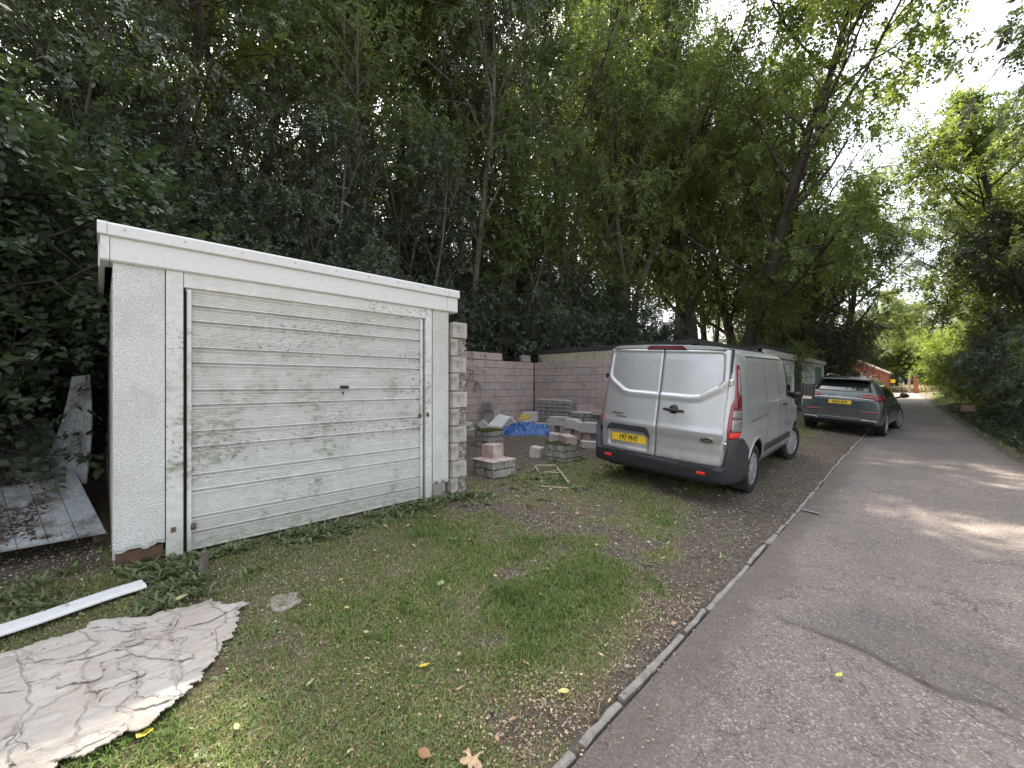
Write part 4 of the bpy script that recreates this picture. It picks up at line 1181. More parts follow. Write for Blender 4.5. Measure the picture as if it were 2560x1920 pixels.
class Tree:
    def __init__(s, sd): s.rs = np.random.default_rng(sd); s.tub = []; s.tw_o = []; s.tw_d = []; s.tw_l = []
    def grow(s, p, d, length, r0, r1, nseg, wob, up):
        pts = [np.array(p, float)]; d = np.array(d, float) / np.linalg.norm(d)
        for i in range(nseg):
            d = d + s.rs.normal(0, wob, 3) + np.array([0, 0, up]); d /= np.linalg.norm(d)
            pts.append(pts[-1] + d * length / nseg)
        rad = [r0 + (r1 - r0) * i / nseg for i in range(nseg + 1)]
        return pts, rad, d
def make_tree(sd, H, Rc, r0, nl=16, nsub=8, ntw=8, base=.22, lean=(0, 0), spr=5, nleaf=9, L=.085, W=.036, elev=(25, 60), droop=.5, wob=.10, stems=1, twl=.8, up=.03, tubs=True):
    T = Tree(sd); rs = T.rs; mt = MB(); mb = MB(); tw = []
    for st in range(stems):
        a0 = rs.uniform(0, 6.28); off = np.array([math.cos(a0), math.sin(a0), 0]) * (.25 * (stems > 1))
        d0 = np.array([lean[0] + off[0] * 1.1, lean[1] + off[1] * 1.1, 1])
        tp, trd, _ = T.grow((off[0] * .4, off[1] * .4, -.3), d0, H * .92, r0, r0 * .18, 12, wob * .5, .05)
        mt.tube(tp, trd, 9, caps=False)
        tp = np.array(tp)
        for i in range(nl):
            f_ = base + (1 - base) * (i + rs.uniform(0, 1)) / nl
            k = f_ * 12; i0 = min(11, int(k)); p = tp[i0] + (tp[i0 + 1] - tp[i0]) * (k - i0)
            az = i * 2.4 + rs.uniform(-.5, .5); el = R(rs.uniform(*elev)) + f_ * .35
            prof = math.sin(math.pi * min(1, max(.12, (f_ - base) / (1 - base) * .78 + .22))) ** .7
            Ln = Rc * prof * rs.uniform(.7, 1.2) + .4
            rr = r0 * (1 - f_ * .75) * .42
            lp, lr, ld = T.grow(p, (math.cos(az) * math.cos(el), math.sin(az) * math.cos(el), math.sin(el)), Ln, rr, .012, 7, .13, up)
            mt.tube(lp, lr, 6, caps=False)
            lp = np.array(lp)
            for j in range(nsub):
                g = .25 + .75 * (j + rs.uniform(0, 1)) / nsub
                kk = g * 7; j0 = min(6, int(kk)); q = lp[j0] + (lp[j0 + 1] - lp[j0]) * (kk - j0)
                dd = (lp[j0 + 1] - lp[j0]); dd = dd / np.linalg.norm(dd)
                sd_ = dd * .5 + rs.normal(0, .62, 3); sd_[2] += .08
                sl = Ln * .42 * (1.15 - .6 * g) + .3
                sp_, sr, _ = T.grow(q, sd_, sl, .014 + rr * .18, .004, 4, .2, .0)
                mb.tube(sp_, sr, 3, caps=False)
                sp_ = np.array(sp_)
                for m_ in range(ntw):
                    h = .2 + .8 * (m_ + rs.uniform(0, 1)) / ntw; k3 = h * 4; m0 = min(3, int(k3))
                    q3 = sp_[m0] + (sp_[m0 + 1] - sp_[m0]) * (k3 - m0)
                    td = (sp_[m0 + 1] - sp_[m0]); td = td / np.linalg.norm(td) * .55 + rs.normal(0, .6, 3); td /= np.linalg.norm(td)
                    tw.append((q3, td, twl * rs.uniform(.5, 1.2)))
    O = []; D = []
    Q = np.array([t_[0] for t_ in tw]); TD = np.array([t_[1] for t_ in tw]); TL = np.array([t_[2] for t_ in tw])
    for k in range(spr):
        f_ = (k + rs.uniform(0, 1, len(Q))) / spr
        P = Q + TD * (TL * f_)[:, None] + np.array([0, 0, -1.]) * (f_ ** 2 * TL * droop * .35)[:, None]
        d = TD * .6 + rs.normal(0, .6, (len(Q), 3)) + np.array([0, 0, -droop * .5]); d /= np.linalg.norm(d, axis=1)[:, None]
        O.append(P); D.append(d)
    O = np.concatenate(O); D = np.concatenate(D)
    V, F, tt = sprays_to_leaves(O, D, nleaf, L, W, L * 2.8, .6, rs)
    cr = quads_mesh('crown', V, F, False, tt)
    trk = mt.mesh('trunk', True)
    br = quads_mesh('branches', np.array(mb.v), np.array(mb.f), True) if mb.f else None
    return trk, br, cr
protos = {}
def proto(key, **kw):
    protos[key] = make_tree(**kw)
    print('proto', key, len(protos[key][2].polygons))
proto('ash', sd=1, H=15, Rc=5.2, r0=.22, nl=20, nsub=8, ntw=8, base=.20, spr=5, nleaf=9, L=.11, W=.046, droop=.8)
proto('syc', sd=2, H=14, Rc=4.8, r0=.26, nl=18, nsub=8, ntw=8, base=.24, lean=(.10, .03), spr=5, nleaf=8, L=.12, W=.078, droop=.5)
proto('thin', sd=3, H=13, Rc=3.8, r0=.13, nl=15, nsub=7, ntw=7, base=.30, lean=(.12, -.05), spr=4, nleaf=8, L=.10, W=.045, droop=.7)
proto('multi', sd=4, H=9, Rc=2.6, r0=.09, nl=8, nsub=6, ntw=6, base=.15, spr=5, nleaf=8, L=.085, W=.036, stems=4, wob=.2, droop=.7)
proto('shrub', sd=5, H=3.8, Rc=2.2, r0=.05, nl=9, nsub=7, ntw=6, base=.05, spr=4, nleaf=9, L=.075, W=.034, stems=4, wob=.25, droop=.7, twl=.6, elev=(5, 50))
proto('hazel', sd=6, H=3.0, Rc=1.7, r0=.04, nl=8, nsub=6, ntw=5, base=.03, spr=4, nleaf=6, L=.075, W=.062, stems=4, wob=.22, droop=.5, twl=.45, elev=(0, 50))
CR = {}
def tree(key, x, y, s, rz, mat, label, name, group, bark='bark', sink=0.1, cat='tree', tilt=(0, 0), z=None, sz=None):
    trk, br, cr = protos[key]
    root = empty(name, (x, y, (zgf(x, y) if z is None else z) - sink), (tilt[0], tilt[1], rz), label, cat, group)
    root.scale = (s, s, sz or s)
    for nm, me, mt in (('trunk', trk, M[bark]), ('branches', br, M[bark]), ('crown', cr, M[mat])):
        if me is None: continue
        kk = (key, nm, mt.name)
        if kk not in CR:
            q = me if len(me.materials) == 0 else me.copy()
            q.materials.clear(); q.materials.append(mt); CR[kk] = q
        mesh_obj(nm, CR[kk], None, root)
    return root
rt_ = random.Random(99)
GW = 'tall woodland trees behind the garages'
def T_(key, x, y, s, mat, label, name='woodland_tree', g=GW, **k): return tree(key, x, y, s, rt_.uniform(0, 6.28), mat, label, name, g, **k)
# front rank, left to right in the photograph
front = [
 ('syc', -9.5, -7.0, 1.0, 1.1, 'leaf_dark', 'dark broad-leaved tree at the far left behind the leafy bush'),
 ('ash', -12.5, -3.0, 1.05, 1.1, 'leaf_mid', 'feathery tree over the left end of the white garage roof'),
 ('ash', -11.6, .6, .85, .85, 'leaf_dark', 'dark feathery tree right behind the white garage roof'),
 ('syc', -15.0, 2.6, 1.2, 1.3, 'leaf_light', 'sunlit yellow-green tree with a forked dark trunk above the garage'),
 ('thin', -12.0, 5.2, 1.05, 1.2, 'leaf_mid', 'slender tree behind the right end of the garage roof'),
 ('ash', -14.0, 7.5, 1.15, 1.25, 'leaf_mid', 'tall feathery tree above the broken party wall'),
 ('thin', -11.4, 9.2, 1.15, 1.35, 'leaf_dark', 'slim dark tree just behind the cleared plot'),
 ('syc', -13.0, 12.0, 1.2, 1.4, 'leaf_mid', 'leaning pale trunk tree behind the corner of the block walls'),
 ('ash', -10.6, 14.5, 1.15, 1.35, 'leaf_mid', 'big feathery tree spreading above the silver van'),
 ('thin', -10.2, 18.5, 1.35, 1.5, 'leaf_light', 'light green tree with fine leaves over the far garages'),
 ('ash', -8.6, 22.5, 1.35, 1.6, 'leaf_light', 'light green ash leaning out over the lane past the garages'),
 ('syc', -8.4, 29.0, 1.35, 1.4, 'leaf_mid', 'broad tree behind the dark grey car'),
 ('ash', -7.6, 36.0, 1.25, 1.3, 'leaf_light', 'light tree further down the left side of the lane'),
 ('syc', -8.0, 43.0, 1.1, 1.1, 'leaf_mid', 'dense tree above the brick building'),
]
for key, x, y, s, sz, mt, lab in front: T_(key, x, y, s, mt, lab, sz=sz, bark='bark_pale' if 'pale' in lab or key == 'thin' else 'bark')
T_('syc', -6.9, 22.3, 1.3, 'leaf_light', 'tall ash growing in the gap between the far garages, arching over the lane', tilt=(0, .15), sz=1.5)
T_('syc', -10.2, 25.5, 1.5, 'leaf_light', 'very tall pale green tree behind the furthest garages', sz=1.75)
T_('ash', -12.3, 21.0, 1.5, 'leaf_mid', 'very tall feathery tree behind the double garage with white doors', sz=1.75)
T_('ash', -4.9, 30.0, 1.2, 'leaf_mid', 'tall tree leaning over the lane beyond the grey car', tilt=(0, .10), sz=1.3)
T_('syc', -4.6, 38.0, 1.1, 'leaf_light', 'tree leaning over the lane halfway to the gate', tilt=(0, .06), sz=1.2)
for i, (x, y, key, s, mt) in enumerate([(-34, 100, 'syc', 1.1, 'leaf_mid'), (-24, 104, 'ash', 1.2, 'leaf_light'), (-15, 98, 'syc', 1.0, 'leaf_mid'), (-7, 108, 'syc', 1.15, 'leaf_mid'), (0, 100, 'ash', 1.0, 'leaf_light'), (6, 106, 'syc', 1.1, 'leaf_mid'), (13, 96, 'ash', 1.1, 'leaf_light'), (20, 92, 'syc', 1.1, 'leaf_mid'), (-2.5, 122, 'syc', 1.3, 'leaf_mid'), (11, 66, 'syc', .9, 'leaf_light'), (-12, 60, 'syc', 1.0, 'leaf_mid')]):
    T_(key, x, y, s, mt, 'distant tree in the wood beyond the railing gate', 'distant_tree', 'distant wood beyond the gate')
k = 0
for (x, y, key, s) in [(-16, -9, 'ash', 1), (-19, -3, 'syc', 1.1), (-20, 3.5, 'ash', 1.05), (-19.5, 9, 'syc', 1.1), (-18.5, 15, 'ash', 1.1), (-16.5, 20.5, 'syc', 1.1), (-15.5, 26.5, 'ash', 1.15), (-14.5, 33, 'syc', 1.1), (-14, 40, 'ash', 1.1), (-13, 48, 'syc', 1.1), (-13.5, 23, 'ash', 1.15), (-12, 33, 'ash', 1.1), (-18, 29, 'ash', 1.25), (-25, -8, 'syc', 1.2), (-27, 1, 'ash', 1.2), (-27, 9, 'syc', 1.25), (-25, 17, 'ash', 1.2), (-23, 26, 'syc', 1.2), (-21, 36, 'ash', 1.2)]:
    T_(key, x, y, s * 1.12, ['leaf_light', 'leaf_mid'][k % 2], 'woodland tree in the second rank, seen only through the crowns in front of it', 'woodland_tree', 'second rank of woodland trees', sz=s * (1.25 if y < 8 else 1.6)); k += 1
# dark understorey shrubs at the back of garages and plot
us = [(-10.6, -3.6, 1.2), (-10.5, -1.2, 1.15), (-10.9, 1.2, 1.1), (-10.6, 3.3, 1.1), (-10.9, 5.6, 1.0), (-11.9, 7.6, .85), (-12.0, 9.5, .95), (-10.9, 11.6, 1.0), (-10.6, 13.8, 1.0), (-10.4, 16.2, 1.1), (-10.5, 19, 1.1),
      (-13.2, -4.8, 1.5), (-13.4, -1.2, 1.6), (-13.8, 2.2, 1.5), (-13.4, 6, 1.3), (-13.6, 9.4, 1.3), (-13.3, 13, 1.4), (-12.6, 17, 1.5), (-16.5, 0, 1.6), (-16.8, 5, 1.5), (-16.6, 10.5, 1.5), (-15.6, 15.5, 1.6), (-19.5, 6.5, 1.6), (-19, 12.3, 1.6), (-20, 0, 1.6), (-17.5, -5.5, 1.6)]
for i, (x, y, s) in enumerate(us):
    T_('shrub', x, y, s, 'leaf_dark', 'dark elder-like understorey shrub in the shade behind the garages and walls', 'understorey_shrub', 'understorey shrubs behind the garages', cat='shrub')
for i, (x, y, s, mt) in enumerate([(-11.8, 3.6, .9, 'leaf_dark'), (-11.9, 6.9, .95, 'leaf_dark'), (-11.7, 10.9, 1.0, 'leaf_mid'), (-12.4, -1.0, .9, 'leaf_dark'), (-12.0, 14.6, 1.0, 'leaf_mid'), (-8.4, 32, .9, 'leaf_mid')]):
    T_('multi', x, y, s, mt, ['many-stemmed small tree above the middle of the garage roof', 'many-stemmed small tree above the right end of the garage roof', 'many-stemmed small tree above the corner of the block walls', 'many-stemmed small tree above the left half of the garage roof', 'many-stemmed small tree behind the beige panel garage', 'many-stemmed small tree past the garage row'][i], 'small_tree', 'many-stemmed small trees', bark='bark_pale')
# ash foliage hanging low over the far garages, dark trees past the garages
T_('multi', -5.0, 22.2, .72, 'leaf_light', 'light green sapling hanging over the gap and roofs of the far garages beside the van', 'sapling', None, cat='tree')
for i, (x, y, s, lab) in enumerate([(-6.6, 30.5, 1.25, 'nearest'), (-6.0, 34.5, 1.3, 'middle'), (-5.8, 39.5, 1.3, 'furthest')]):
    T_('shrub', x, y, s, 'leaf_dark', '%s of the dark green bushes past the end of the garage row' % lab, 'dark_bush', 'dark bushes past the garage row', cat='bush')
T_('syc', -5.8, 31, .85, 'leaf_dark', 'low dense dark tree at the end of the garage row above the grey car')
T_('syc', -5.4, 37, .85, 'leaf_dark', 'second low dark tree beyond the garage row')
# near bush on the left
for x, y, s, lab in [(-5.6, -2.05, 1.05, 'broad-leaved hazel bush nearest the camera at the left edge'), (-6.3, -1.45, 1.0, 'hazel bush touching the left side of the white garage'), (-7.2, -2.6, 1.2, 'taller hazel bush behind the slanted white sheet'), (-7.9, -.9, 1.1, 'hazel bush crowded against the garage rear corner')]:
    T_('hazel', x, y, s, 'leaf_hazel', lab, 'hazel_bush', None, cat='bush', z=1.0)
# right hand side of the lane
rb = [('syc', 4.2, 33.5, 1.0, 'leaf_light', 'leafy tree leaning from the right bank towards the lane'), ('syc', 3.6, 26.5, .62, 'leaf_dark', 'low dense dark tree on the right bank'), ('ash', 4.0, 41.5, 1.0, 'leaf_mid', 'feathery tree right of the lane before the gate'), ('ash', 3.4, 46, 1.0, 'leaf_light', 'tree on the right of the lane two thirds of the way to the gate'), ('syc', 6.3, 12.5, .78, 'leaf_mid', 'tree at the right edge of the picture behind the ivy'), ('ash', 5.6, 26, 1.0, 'leaf_mid', 'tall tree on the right bank above the dark bushes'),
('syc', 5.0, 15.5, .80, 'leaf_mid', 'mid green tree on the right bank, nearest to the camera'),
      ('ash', 4.6, 24, 1.0, 'leaf_mid', 'second tree on the right bank'),
      ('syc', 4.1, 30, 1.12, 'leaf_light', 'third tree on the right bank with paler leaves'),
      ('ash', 3.9, 37, 1.1, 'leaf_mid', 'fourth tree on the right bank'),
      ('syc', 7.2, 20, 1.05, 'leaf_mid', 'tree behind the right bank'), ('ash', 9.5, 35, .95, 'leaf_dark', 'further tree behind the right bank'),
      ('syc', 2.8, 55, .85, 'leaf_yellow', 'sunlit yellow-green tree by the brick gate pier'),
      ('ash', -3.5, 88, 1.1, 'leaf_light', 'pale tree in the distance beyond the gate'),
      ('syc', -9, 92, 1.0, 'leaf_mid', 'distant tree behind the brick building'),
      ('ash', 8, 78, 1.1, 'leaf_light', 'distant tree to the right beyond the gate'),
      ('syc', -16, 74, 1.0, 'leaf_mid', 'distant tree left of the brick building'),
      ('syc', 3.2, 73, .7, 'leaf_yellow', 'small sunlit tree leaning over the railings')]
for key, x, y, s, mt, lab in rb: T_(key, x, y, s, mt, lab, 'lane_tree' if y < 50 else 'distant_tree', 'trees on the right of the lane' if y < 50 else 'distant trees beyond the gate')
for i, (x, y, s, mt, lab) in enumerate([(3.2, 15.5, .72, 'leaf_mid', 'dark laurel-like bush at the right edge of the picture'), (3.1, 20, .85, 'leaf_dark', 'dark bush behind the small sign board'), (2.9, 25, .9, 'leaf_dark', 'second dark bush along the right of the lane'),
     (2.3, 31, .8, 'leaf_yellow', 'sunlit yellow-green bush along the right of the lane'), (1.9, 36.5, .8, 'leaf_yellow', 'bright yellow-green bush beyond the sign board'), (1.6, 43, .85, 'leaf_light', 'light bush towards the gate'), (1.3, 50, .9, 'leaf_yellow', 'yellow-green bush next to the gate pier'), (5.8, 13, .9, 'leaf_dark', 'dark bush high on the right bank')]):
    T_('shrub', x, y, s, mt, lab, 'lane_bush', 'bushes on the right of the lane', cat='bush')
for i, (x, y) in enumerate([(-9, 86), (-5.5, 84), (-2, 86), (1.5, 83), (5, 85), (-13, 84), (9, 84), (-17, 88), (3.5, 76), (-21, 82), (-7, 95), (2, 95)]):
    T_('shrub', x, y, 2.0, ['leaf_light', 'leaf_mid', 'leaf_yellow'][i % 3], 'large bush in the far background beyond the railings', 'distant_bush', 'distant bushes beyond the railings', cat='bush')
# individually recognisable trunks and limbs in front of the wood
def WP(px, py, cz):
    cx = (px - 1280) * cz / 1035; c_, s_ = math.cos(R(45.2)), math.sin(R(45.2))
    return Vector((cx * c_ - cz * s_, cx * s_ + cz * c_, 1.33 + (958 - py) * cz / 1035))
def limb_tree(name, label, cat, paths, bark, leafmat, seed, leaves=True, dz=.35):
    r = np.random.default_rng(seed); rr_ = random.Random(seed); main = None; m = MB(); O = []; D = []
    base = WP(*paths[0][0][0]); root = empty(name, (base.x, base.y, zgf(base.x, base.y) - .1), label=label, cat=cat)
    o3 = root.location.copy()
    for pts, r0, r1 in paths:
        P = [WP(*p) for p in pts]
        if pts is paths[0][0]: P = [Vector((P[0].x, P[0].y, o3.z - .2))] + P
        # Catmull-Rom smoothing
        Q = []
        for i in range(len(P) - 1):
            a, b, c_, d = P[max(0, i - 1)], P[i], P[i + 1], P[min(len(P) - 1, i + 2)]
            for k in range(5):
                t_ = k / 5; Q.append(.5 * ((2 * b) + (c_ - a) * t_ + (2 * a - 5 * b + 4 * c_ - d) * t_ ** 2 + (3 * b - a - 3 * c_ + d) * t_ ** 3))
        Q.append(P[-1])
        n = len(Q); m.tube([q - o3 for q in Q], [r0 + (r1 - r0) * i / (n - 1) for i in range(n)], 9, caps=False)
        for k in range(16 if leaves else 5):
            f_ = rr_.uniform(.35, 1) * (n - 1); j = min(n - 2, int(f_)); p = Q[j].lerp(Q[j + 1], f_ - j) - o3
            d = Vector(r.normal(0, 1, 3)); d.z = abs(d.z) * .4 + .1; d.normalize(); L_ = rr_.uniform(.5, 1.5)
            e = p + d * L_; mid = (p + e) / 2 + Vector(r.normal(0, .08, 3)); m.tube([p, mid, e], [r1 * .5 + .008, .01, .004], 4, caps=False)
            if leaves:
                for q_ in range(9):
                    g_ = rr_.uniform(.25, 1); O.append(p + (e - p) * g_); dd = d + Vector(r.normal(0, .7, 3)) + Vector((0, 0, -.3)); D.append(dd.normalized())
    m.build('trunk', M[bark], root, True)
    if O:
        V, F, tt = sprays_to_leaves(np.array(O), np.array(D), 9, .10, .042, .28, .6, r)
        mesh_obj('crown', quads_mesh('crown', V, F, False, tt), M[leafmat], root)
def c2(pts, cz): return [(700 + x * .422, y * .422, cz + i * .12) for i, (x, y) in enumerate(pts)]
def c3(pts, cz): return [(1300 + x * .4823, y * .4823, cz + i * .15) for i, (x, y) in enumerate(pts)]
limb_tree('arching_tree', 'slim grey tree arching over to the right above the right end of the garage roof', 'tree', [(c2([(930, 1500), (1000, 1150), (1060, 980), (1150, 800), (1330, 700), (1500, 750), (1660, 820)], 14.2), .085, .03), (c2([(905, 1420), (935, 1100), (985, 880)], 14.0), .045, .02)], 'bark_pale', 'leaf_dark', 1)
limb_tree('leaning_tree', 'dark trunk leaning low to the right in the shade above the garage roof', 'tree', [(c2([(800, 1590), (900, 1490), (1010, 1410), (1150, 1335), (1320, 1300)], 14.6), .11, .06)], 'bark', 'leaf_dark', 2, False)
limb_tree('upright_sapling', 'straight pale-barked young tree above the back block wall', 'tree', [(c2([(1320, 1650), (1345, 1330), (1370, 1150), (1350, 900), (1340, 700)], 15.6), .09, .04), (c2([(1365, 1150), (1400, 1000), (1390, 860)], 16.1), .045, .02)], 'bark_pale', 'leaf_mid', 3)
limb_tree('pale_forked_tree', 'pale trunk leaning right and forking above the silver van', 'tree', [(c3([(590, 1640), (660, 1380), (730, 1230), (830, 1040), (950, 890), (1040, 800), (1150, 640), (1230, 480)], 21.5), .19, .07), (c3([(820, 1050), (850, 950), (862, 790), (900, 620), (1010, 470)], 22.0), .12, .05), (c3([(880, 690), (960, 600), (1080, 530), (1300, 520), (1500, 480)], 22.6), .07, .02)], 'bark_pale', 'leaf_light', 4)
limb_tree('dark_forked_tree', 'thick dark trunk forking near the top of the picture above the garage', 'tree', [(c2([(430, 900), (400, 760), (310, 430), (285, 200), (190, 20), (120, -200)], 13.6), .20, .10), (c2([(285, 190), (330, 60), (350, -120)], 13.9), .11, .07), (c2([(330, 420), (400, 260), (450, 120), (460, -60)], 13.4), .05, .03)], 'bark', 'leaf_light', 5)
limb_tree('bare_stems', 'thin bare pale stems rising from one root behind the middle of the garage roof', 'tree', [(c2([(690, 1600), (730, 1450), (760, 1250), (790, 1100)], 13.6), .035, .015), (c2([(690, 1600), (660, 1450), (600, 1290), (540, 1210)], 13.6), .02, .008), (c2([(730, 1500), (700, 1370), (650, 1240)], 13.6), .02, .008)], 'bark_pale', 'leaf_dark', 6, False)
limb_tree('twisted_tree', 'dark twisting trunk between the arching tree and the pale forked tree', 'tree', [(c3([(560, 1240), (585, 1000), (580, 850), (600, 720), (560, 600), (500, 480)], 20.5), .14, .05), (c3([(600, 720), (700, 710), (820, 700), (960, 660)], 21.2), .06, .02)], 'bark', 'leaf_mid', 7)
# overhanging branch of a tree that stands behind the camera to the right
rsb = np.random.default_rng(77)
OB = empty('overhanging_branch', (4.3, 7.65, .1), label='dark leafy branch hanging into the top right corner against the white sky', cat='branch')
mb_ = MB(); O = []; D = []
main = [np.array(p, float) for p in [(0, 0, 0), (.05, .1, 1.8), (-.05, .1, 3.6), (-.5, .0, 5.0), (-1.5, -.3, 5.7), (-2.5, -.6, 5.7), (-3.35, -.85, 5.15)]]
mb_.tube(main, [.2, .17, .13, .09, .06, .035, .012], 8)
for i in range(80):
    f_ = rsb.uniform(.70, 1) * 6; j = min(5, int(f_)); p = main[j] + (main[j + 1] - main[j]) * (f_ - j)
    d = rsb.normal(0, .7, 3); d[0] -= .25; d[2] -= .45; d /= np.linalg.norm(d)
    L_ = rsb.uniform(.4, 1.1); q = p + d * L_ + np.array([0, 0, -.3 * L_])
    mb_.tube([p, (p + q) / 2 + np.array([0, 0, .05]), q], [.012, .008, .003], 4, caps=False)
    for k_ in range(9):
        g_ = rsb.uniform(.1, 1); O.append(p + (q - p) * g_); e = d + rsb.normal(0, .8, 3) + np.array([0, 0, -.5]); D.append(e / np.linalg.norm(e))
V, F, tt = sprays_to_leaves(np.array(O), np.array(D), 8, .085, .058, .22, .8, rsb)
mb_.build('branch', M['bark'], OB, True)
mesh_obj('leaves', quads_mesh('leaves', V, F, False, tt), M['leaf_dark'], OB)
# broad-leaved weeds along the garage foot, ivy on the right bank
def weeds(name, P, nl, L, W, mat, label, cat, seed, flat=.5):
    rs = np.random.default_rng(seed); Vs = []; T_l = []
    n = len(P)
    for j in range(nl):
        az = rs.uniform(0, 6.28, n); el = rs.uniform(.15, 1.15, n) * (1 - flat) + .12
        D_ = np.stack([np.cos(az) * np.cos(el), np.sin(az) * np.cos(el), np.sin(el)], -1)
        S_ = np.stack([-np.sin(az), np.cos(az), 0 * az], -1)
        l = (L * rs.uniform(.5, 1.25, n))[:, None]; w_ = (W * rs.uniform(.6, 1.2, n))[:, None]
        dz = np.array([0, 0, -1.]) * l
        a = P; b = P + D_ * l * .45; c_ = P + D_ * l * .8 + dz * .10; e = P + D_ * l + dz * .22
        Vs.append(np.stack([a - S_ * .002, a + S_ * .002, b + S_ * w_ * .45, b - S_ * w_ * .45, c_ + S_ * w_ * .42, c_ - S_ * w_ * .42, e + S_ * .002, e - S_ * .002], 1))
        T_l.append(np.repeat(np.clip(rs.normal(.5, .2, n), 0, 1), 3))
    V = np.concatenate(Vs); m_ = len(V); i = np.arange(m_)[:, None, None] * 8
    F = (i + np.array([[[0, 1, 2, 3], [3, 2, 4, 5], [5, 4, 6, 7]]])).reshape(-1, 4)
    me = quads_mesh(name, V.reshape(-1, 3), F, False, np.concatenate(T_l))
    return tag(mesh_obj(name, me, mat), label, cat, kind='stuff')
n = 430; X = -4.06 + np.abs(rng.normal(0, .17, n)); Y = rng.uniform(.15, 3.4, n)
k = fbm(X * 3, Y * 3, 61) > .40; X, Y = X[k], Y[k]
weeds('broad_leaf_weeds', np.stack([X, Y, relief(X, Y)], -1), 7, .095, .026, M['leaf_weed'], 'dandelion and dock weeds growing along the foot of the white garage', 'weeds', 5, .35)
n = 420; X = rng.uniform(-4.3, -3.3, n); Y = rng.uniform(-1.0, .5, n); k = fbm(X * 3, Y * 3, 67) > .45; X, Y = X[k], Y[k]
weeds('broad_leaf_weeds', np.stack([X, Y, relief(X, Y)], -1), 6, .11, .020, M['leaf_weed'], 'taller weeds and grass tufts between plastic strip and garage', 'weeds', 6, .2)
n = 260; X = rng.uniform(-4.6, -3.2, n); Y = rng.uniform(3.3, 6.6, n); k = fbm(X * 2, Y * 2, 71) > .5; X, Y = X[k], Y[k]
weeds('broad_leaf_weeds', np.stack([X, Y, relief(X, Y)], -1), 6, .09, .03, M['leaf_weed'], 'weeds around the block pads at the edge of the plot', 'weeds', 7, .3)
n = 900; X = rng.uniform(-3.9, -1.25, n); Y = rng.uniform(.2, 5.5, n); k = (fbm(X * 2.5, Y * 2.5, 88) > .5) & (XL(Y) - X > .15); X, Y = X[k], Y[k]
weeds('small_weeds', np.stack([X, Y, relief(X, Y)], -1), 6, .035, .016, M['leaf_weed'], 'small flat weeds and clover scattered through the verge grass', 'weeds', 12, .55)
n = 9000; Y = rng.uniform(9, 34, n); X = XR(Y) + np.abs(rng.normal(.9, .8, n)) + .25
weeds('ivy', np.stack([X, Y, zg(X, Y) + rng.uniform(0, .14, n)], -1), 4, .085, .07, M['leaf_hazel'], 'ivy ground cover on the right bank of the lane', 'ivy', 8, .5)
n = 5000; X = rng.uniform(-9.3, -4.6, n); Y = rng.uniform(-5, .0, n); k = Y < -.5 - .2 * (X + 9.4) * 0; X, Y = X[k], Y[k]
# leaf litter and ivy on the woodland floor
n = 14000; X = rng.uniform(-24, -9.8, n); Y = rng.uniform(-8, 24, n)
weeds('woodland_undergrowth', np.stack([X, Y, zg(X, Y) + rng.uniform(0, .3, n)], -1), 4, .16, .10, M['leaf_dark'], 'ivy and low undergrowth on the woodland floor behind the walls', 'undergrowth', 9, .4)
# ------------------------------------------------------------------ vehicles: shared helpers
def paint(name, col, rough=.28, metal=.6, flake=.04, dirt=.0):
    t = NT(name)
    n = t.noise(900, 2, .5); d_ = t.noise(3.2, 5, .7)
    c = t.mix(t.math('MULTIPLY', n, .25), col, tuple(min(1, x * 1.25) for x in col))
    if dirt:
        c = t.mix(t.ramp(d_, [(.35, 0.), (.75, dirt)]), c, (.30, .27, .23))
        sz_ = t.n('ShaderNodeSeparateXYZ'); t.l(t.pos(), sz_.inputs[0]); g2 = t.noise(14, 5, .75)
        lowm = t.math('MULTIPLY', t.ramp(sz_.outputs[2], [(.35, .75), (.9, .0)]), t.ramp(g2, [(.35, .15), (.65, 1.)]))
        c = t.mix(lowm, c, (.24, .20, .165))
        sp_ = t.noise(120, 3, .7); c = t.mix(t.ramp(sp_, [(.66, 0.), (.74, .35)]), c, (.28, .25, .21))
    r_ = t.math('ADD', t.math('MULTIPLY', d_, .18), rough)
    return t.bsdf(c, r_, metal, .5, None, .6, Coat_Roughness=.08)
M['silver'] = paint('silver van paint', (.44, .45, .465), .27, .5, dirt=.30)
M['carpaint'] = paint('dark green grey car paint', (.062, .078, .082), .2, .5, dirt=.12)
M['plastic'] = plain('dark bumper plastic', (.022, .024, .03), .5, wear=.3, scale=12)
M['rubber'] = plain('tyre rubber', (.014, .014, .015), .8, wear=.3, scale=50)
M['hub'] = plain('silver wheel', (.42, .43, .45), .4, .6, wear=.2, scale=20)
M['glass'] = NT('dark glass').bsdf((.012, .014, .016), .03, 0, 1.0)
M['red_lens'] = NT('red lens').bsdf((.22, .006, .009), .15, 0, .6, None, .5)
M['bright_red'] = NT('bright red reflector').bsdf((.75, .035, .03), .3, 0, .5)
M['clear_lens'] = NT('clear lens').bsdf((.24, .24, .24), .12, .3, .6, None, .5)
M['dark_red'] = NT('dark red lens').bsdf((.13, .008, .012), .12, 0, .6, None, .5)
M['chrome'] = NT('chrome').bsdf((.75, .75, .76), .15, 1.0)
M['plate_yellow'] = plain('yellow number plate', (.78, .50, .03), .35, wear=.05)
M['plate_black'] = plain('number plate characters', (.015, .015, .015), .4)
M['white_paint'] = plain('white mark', (.7, .7, .7), .4)

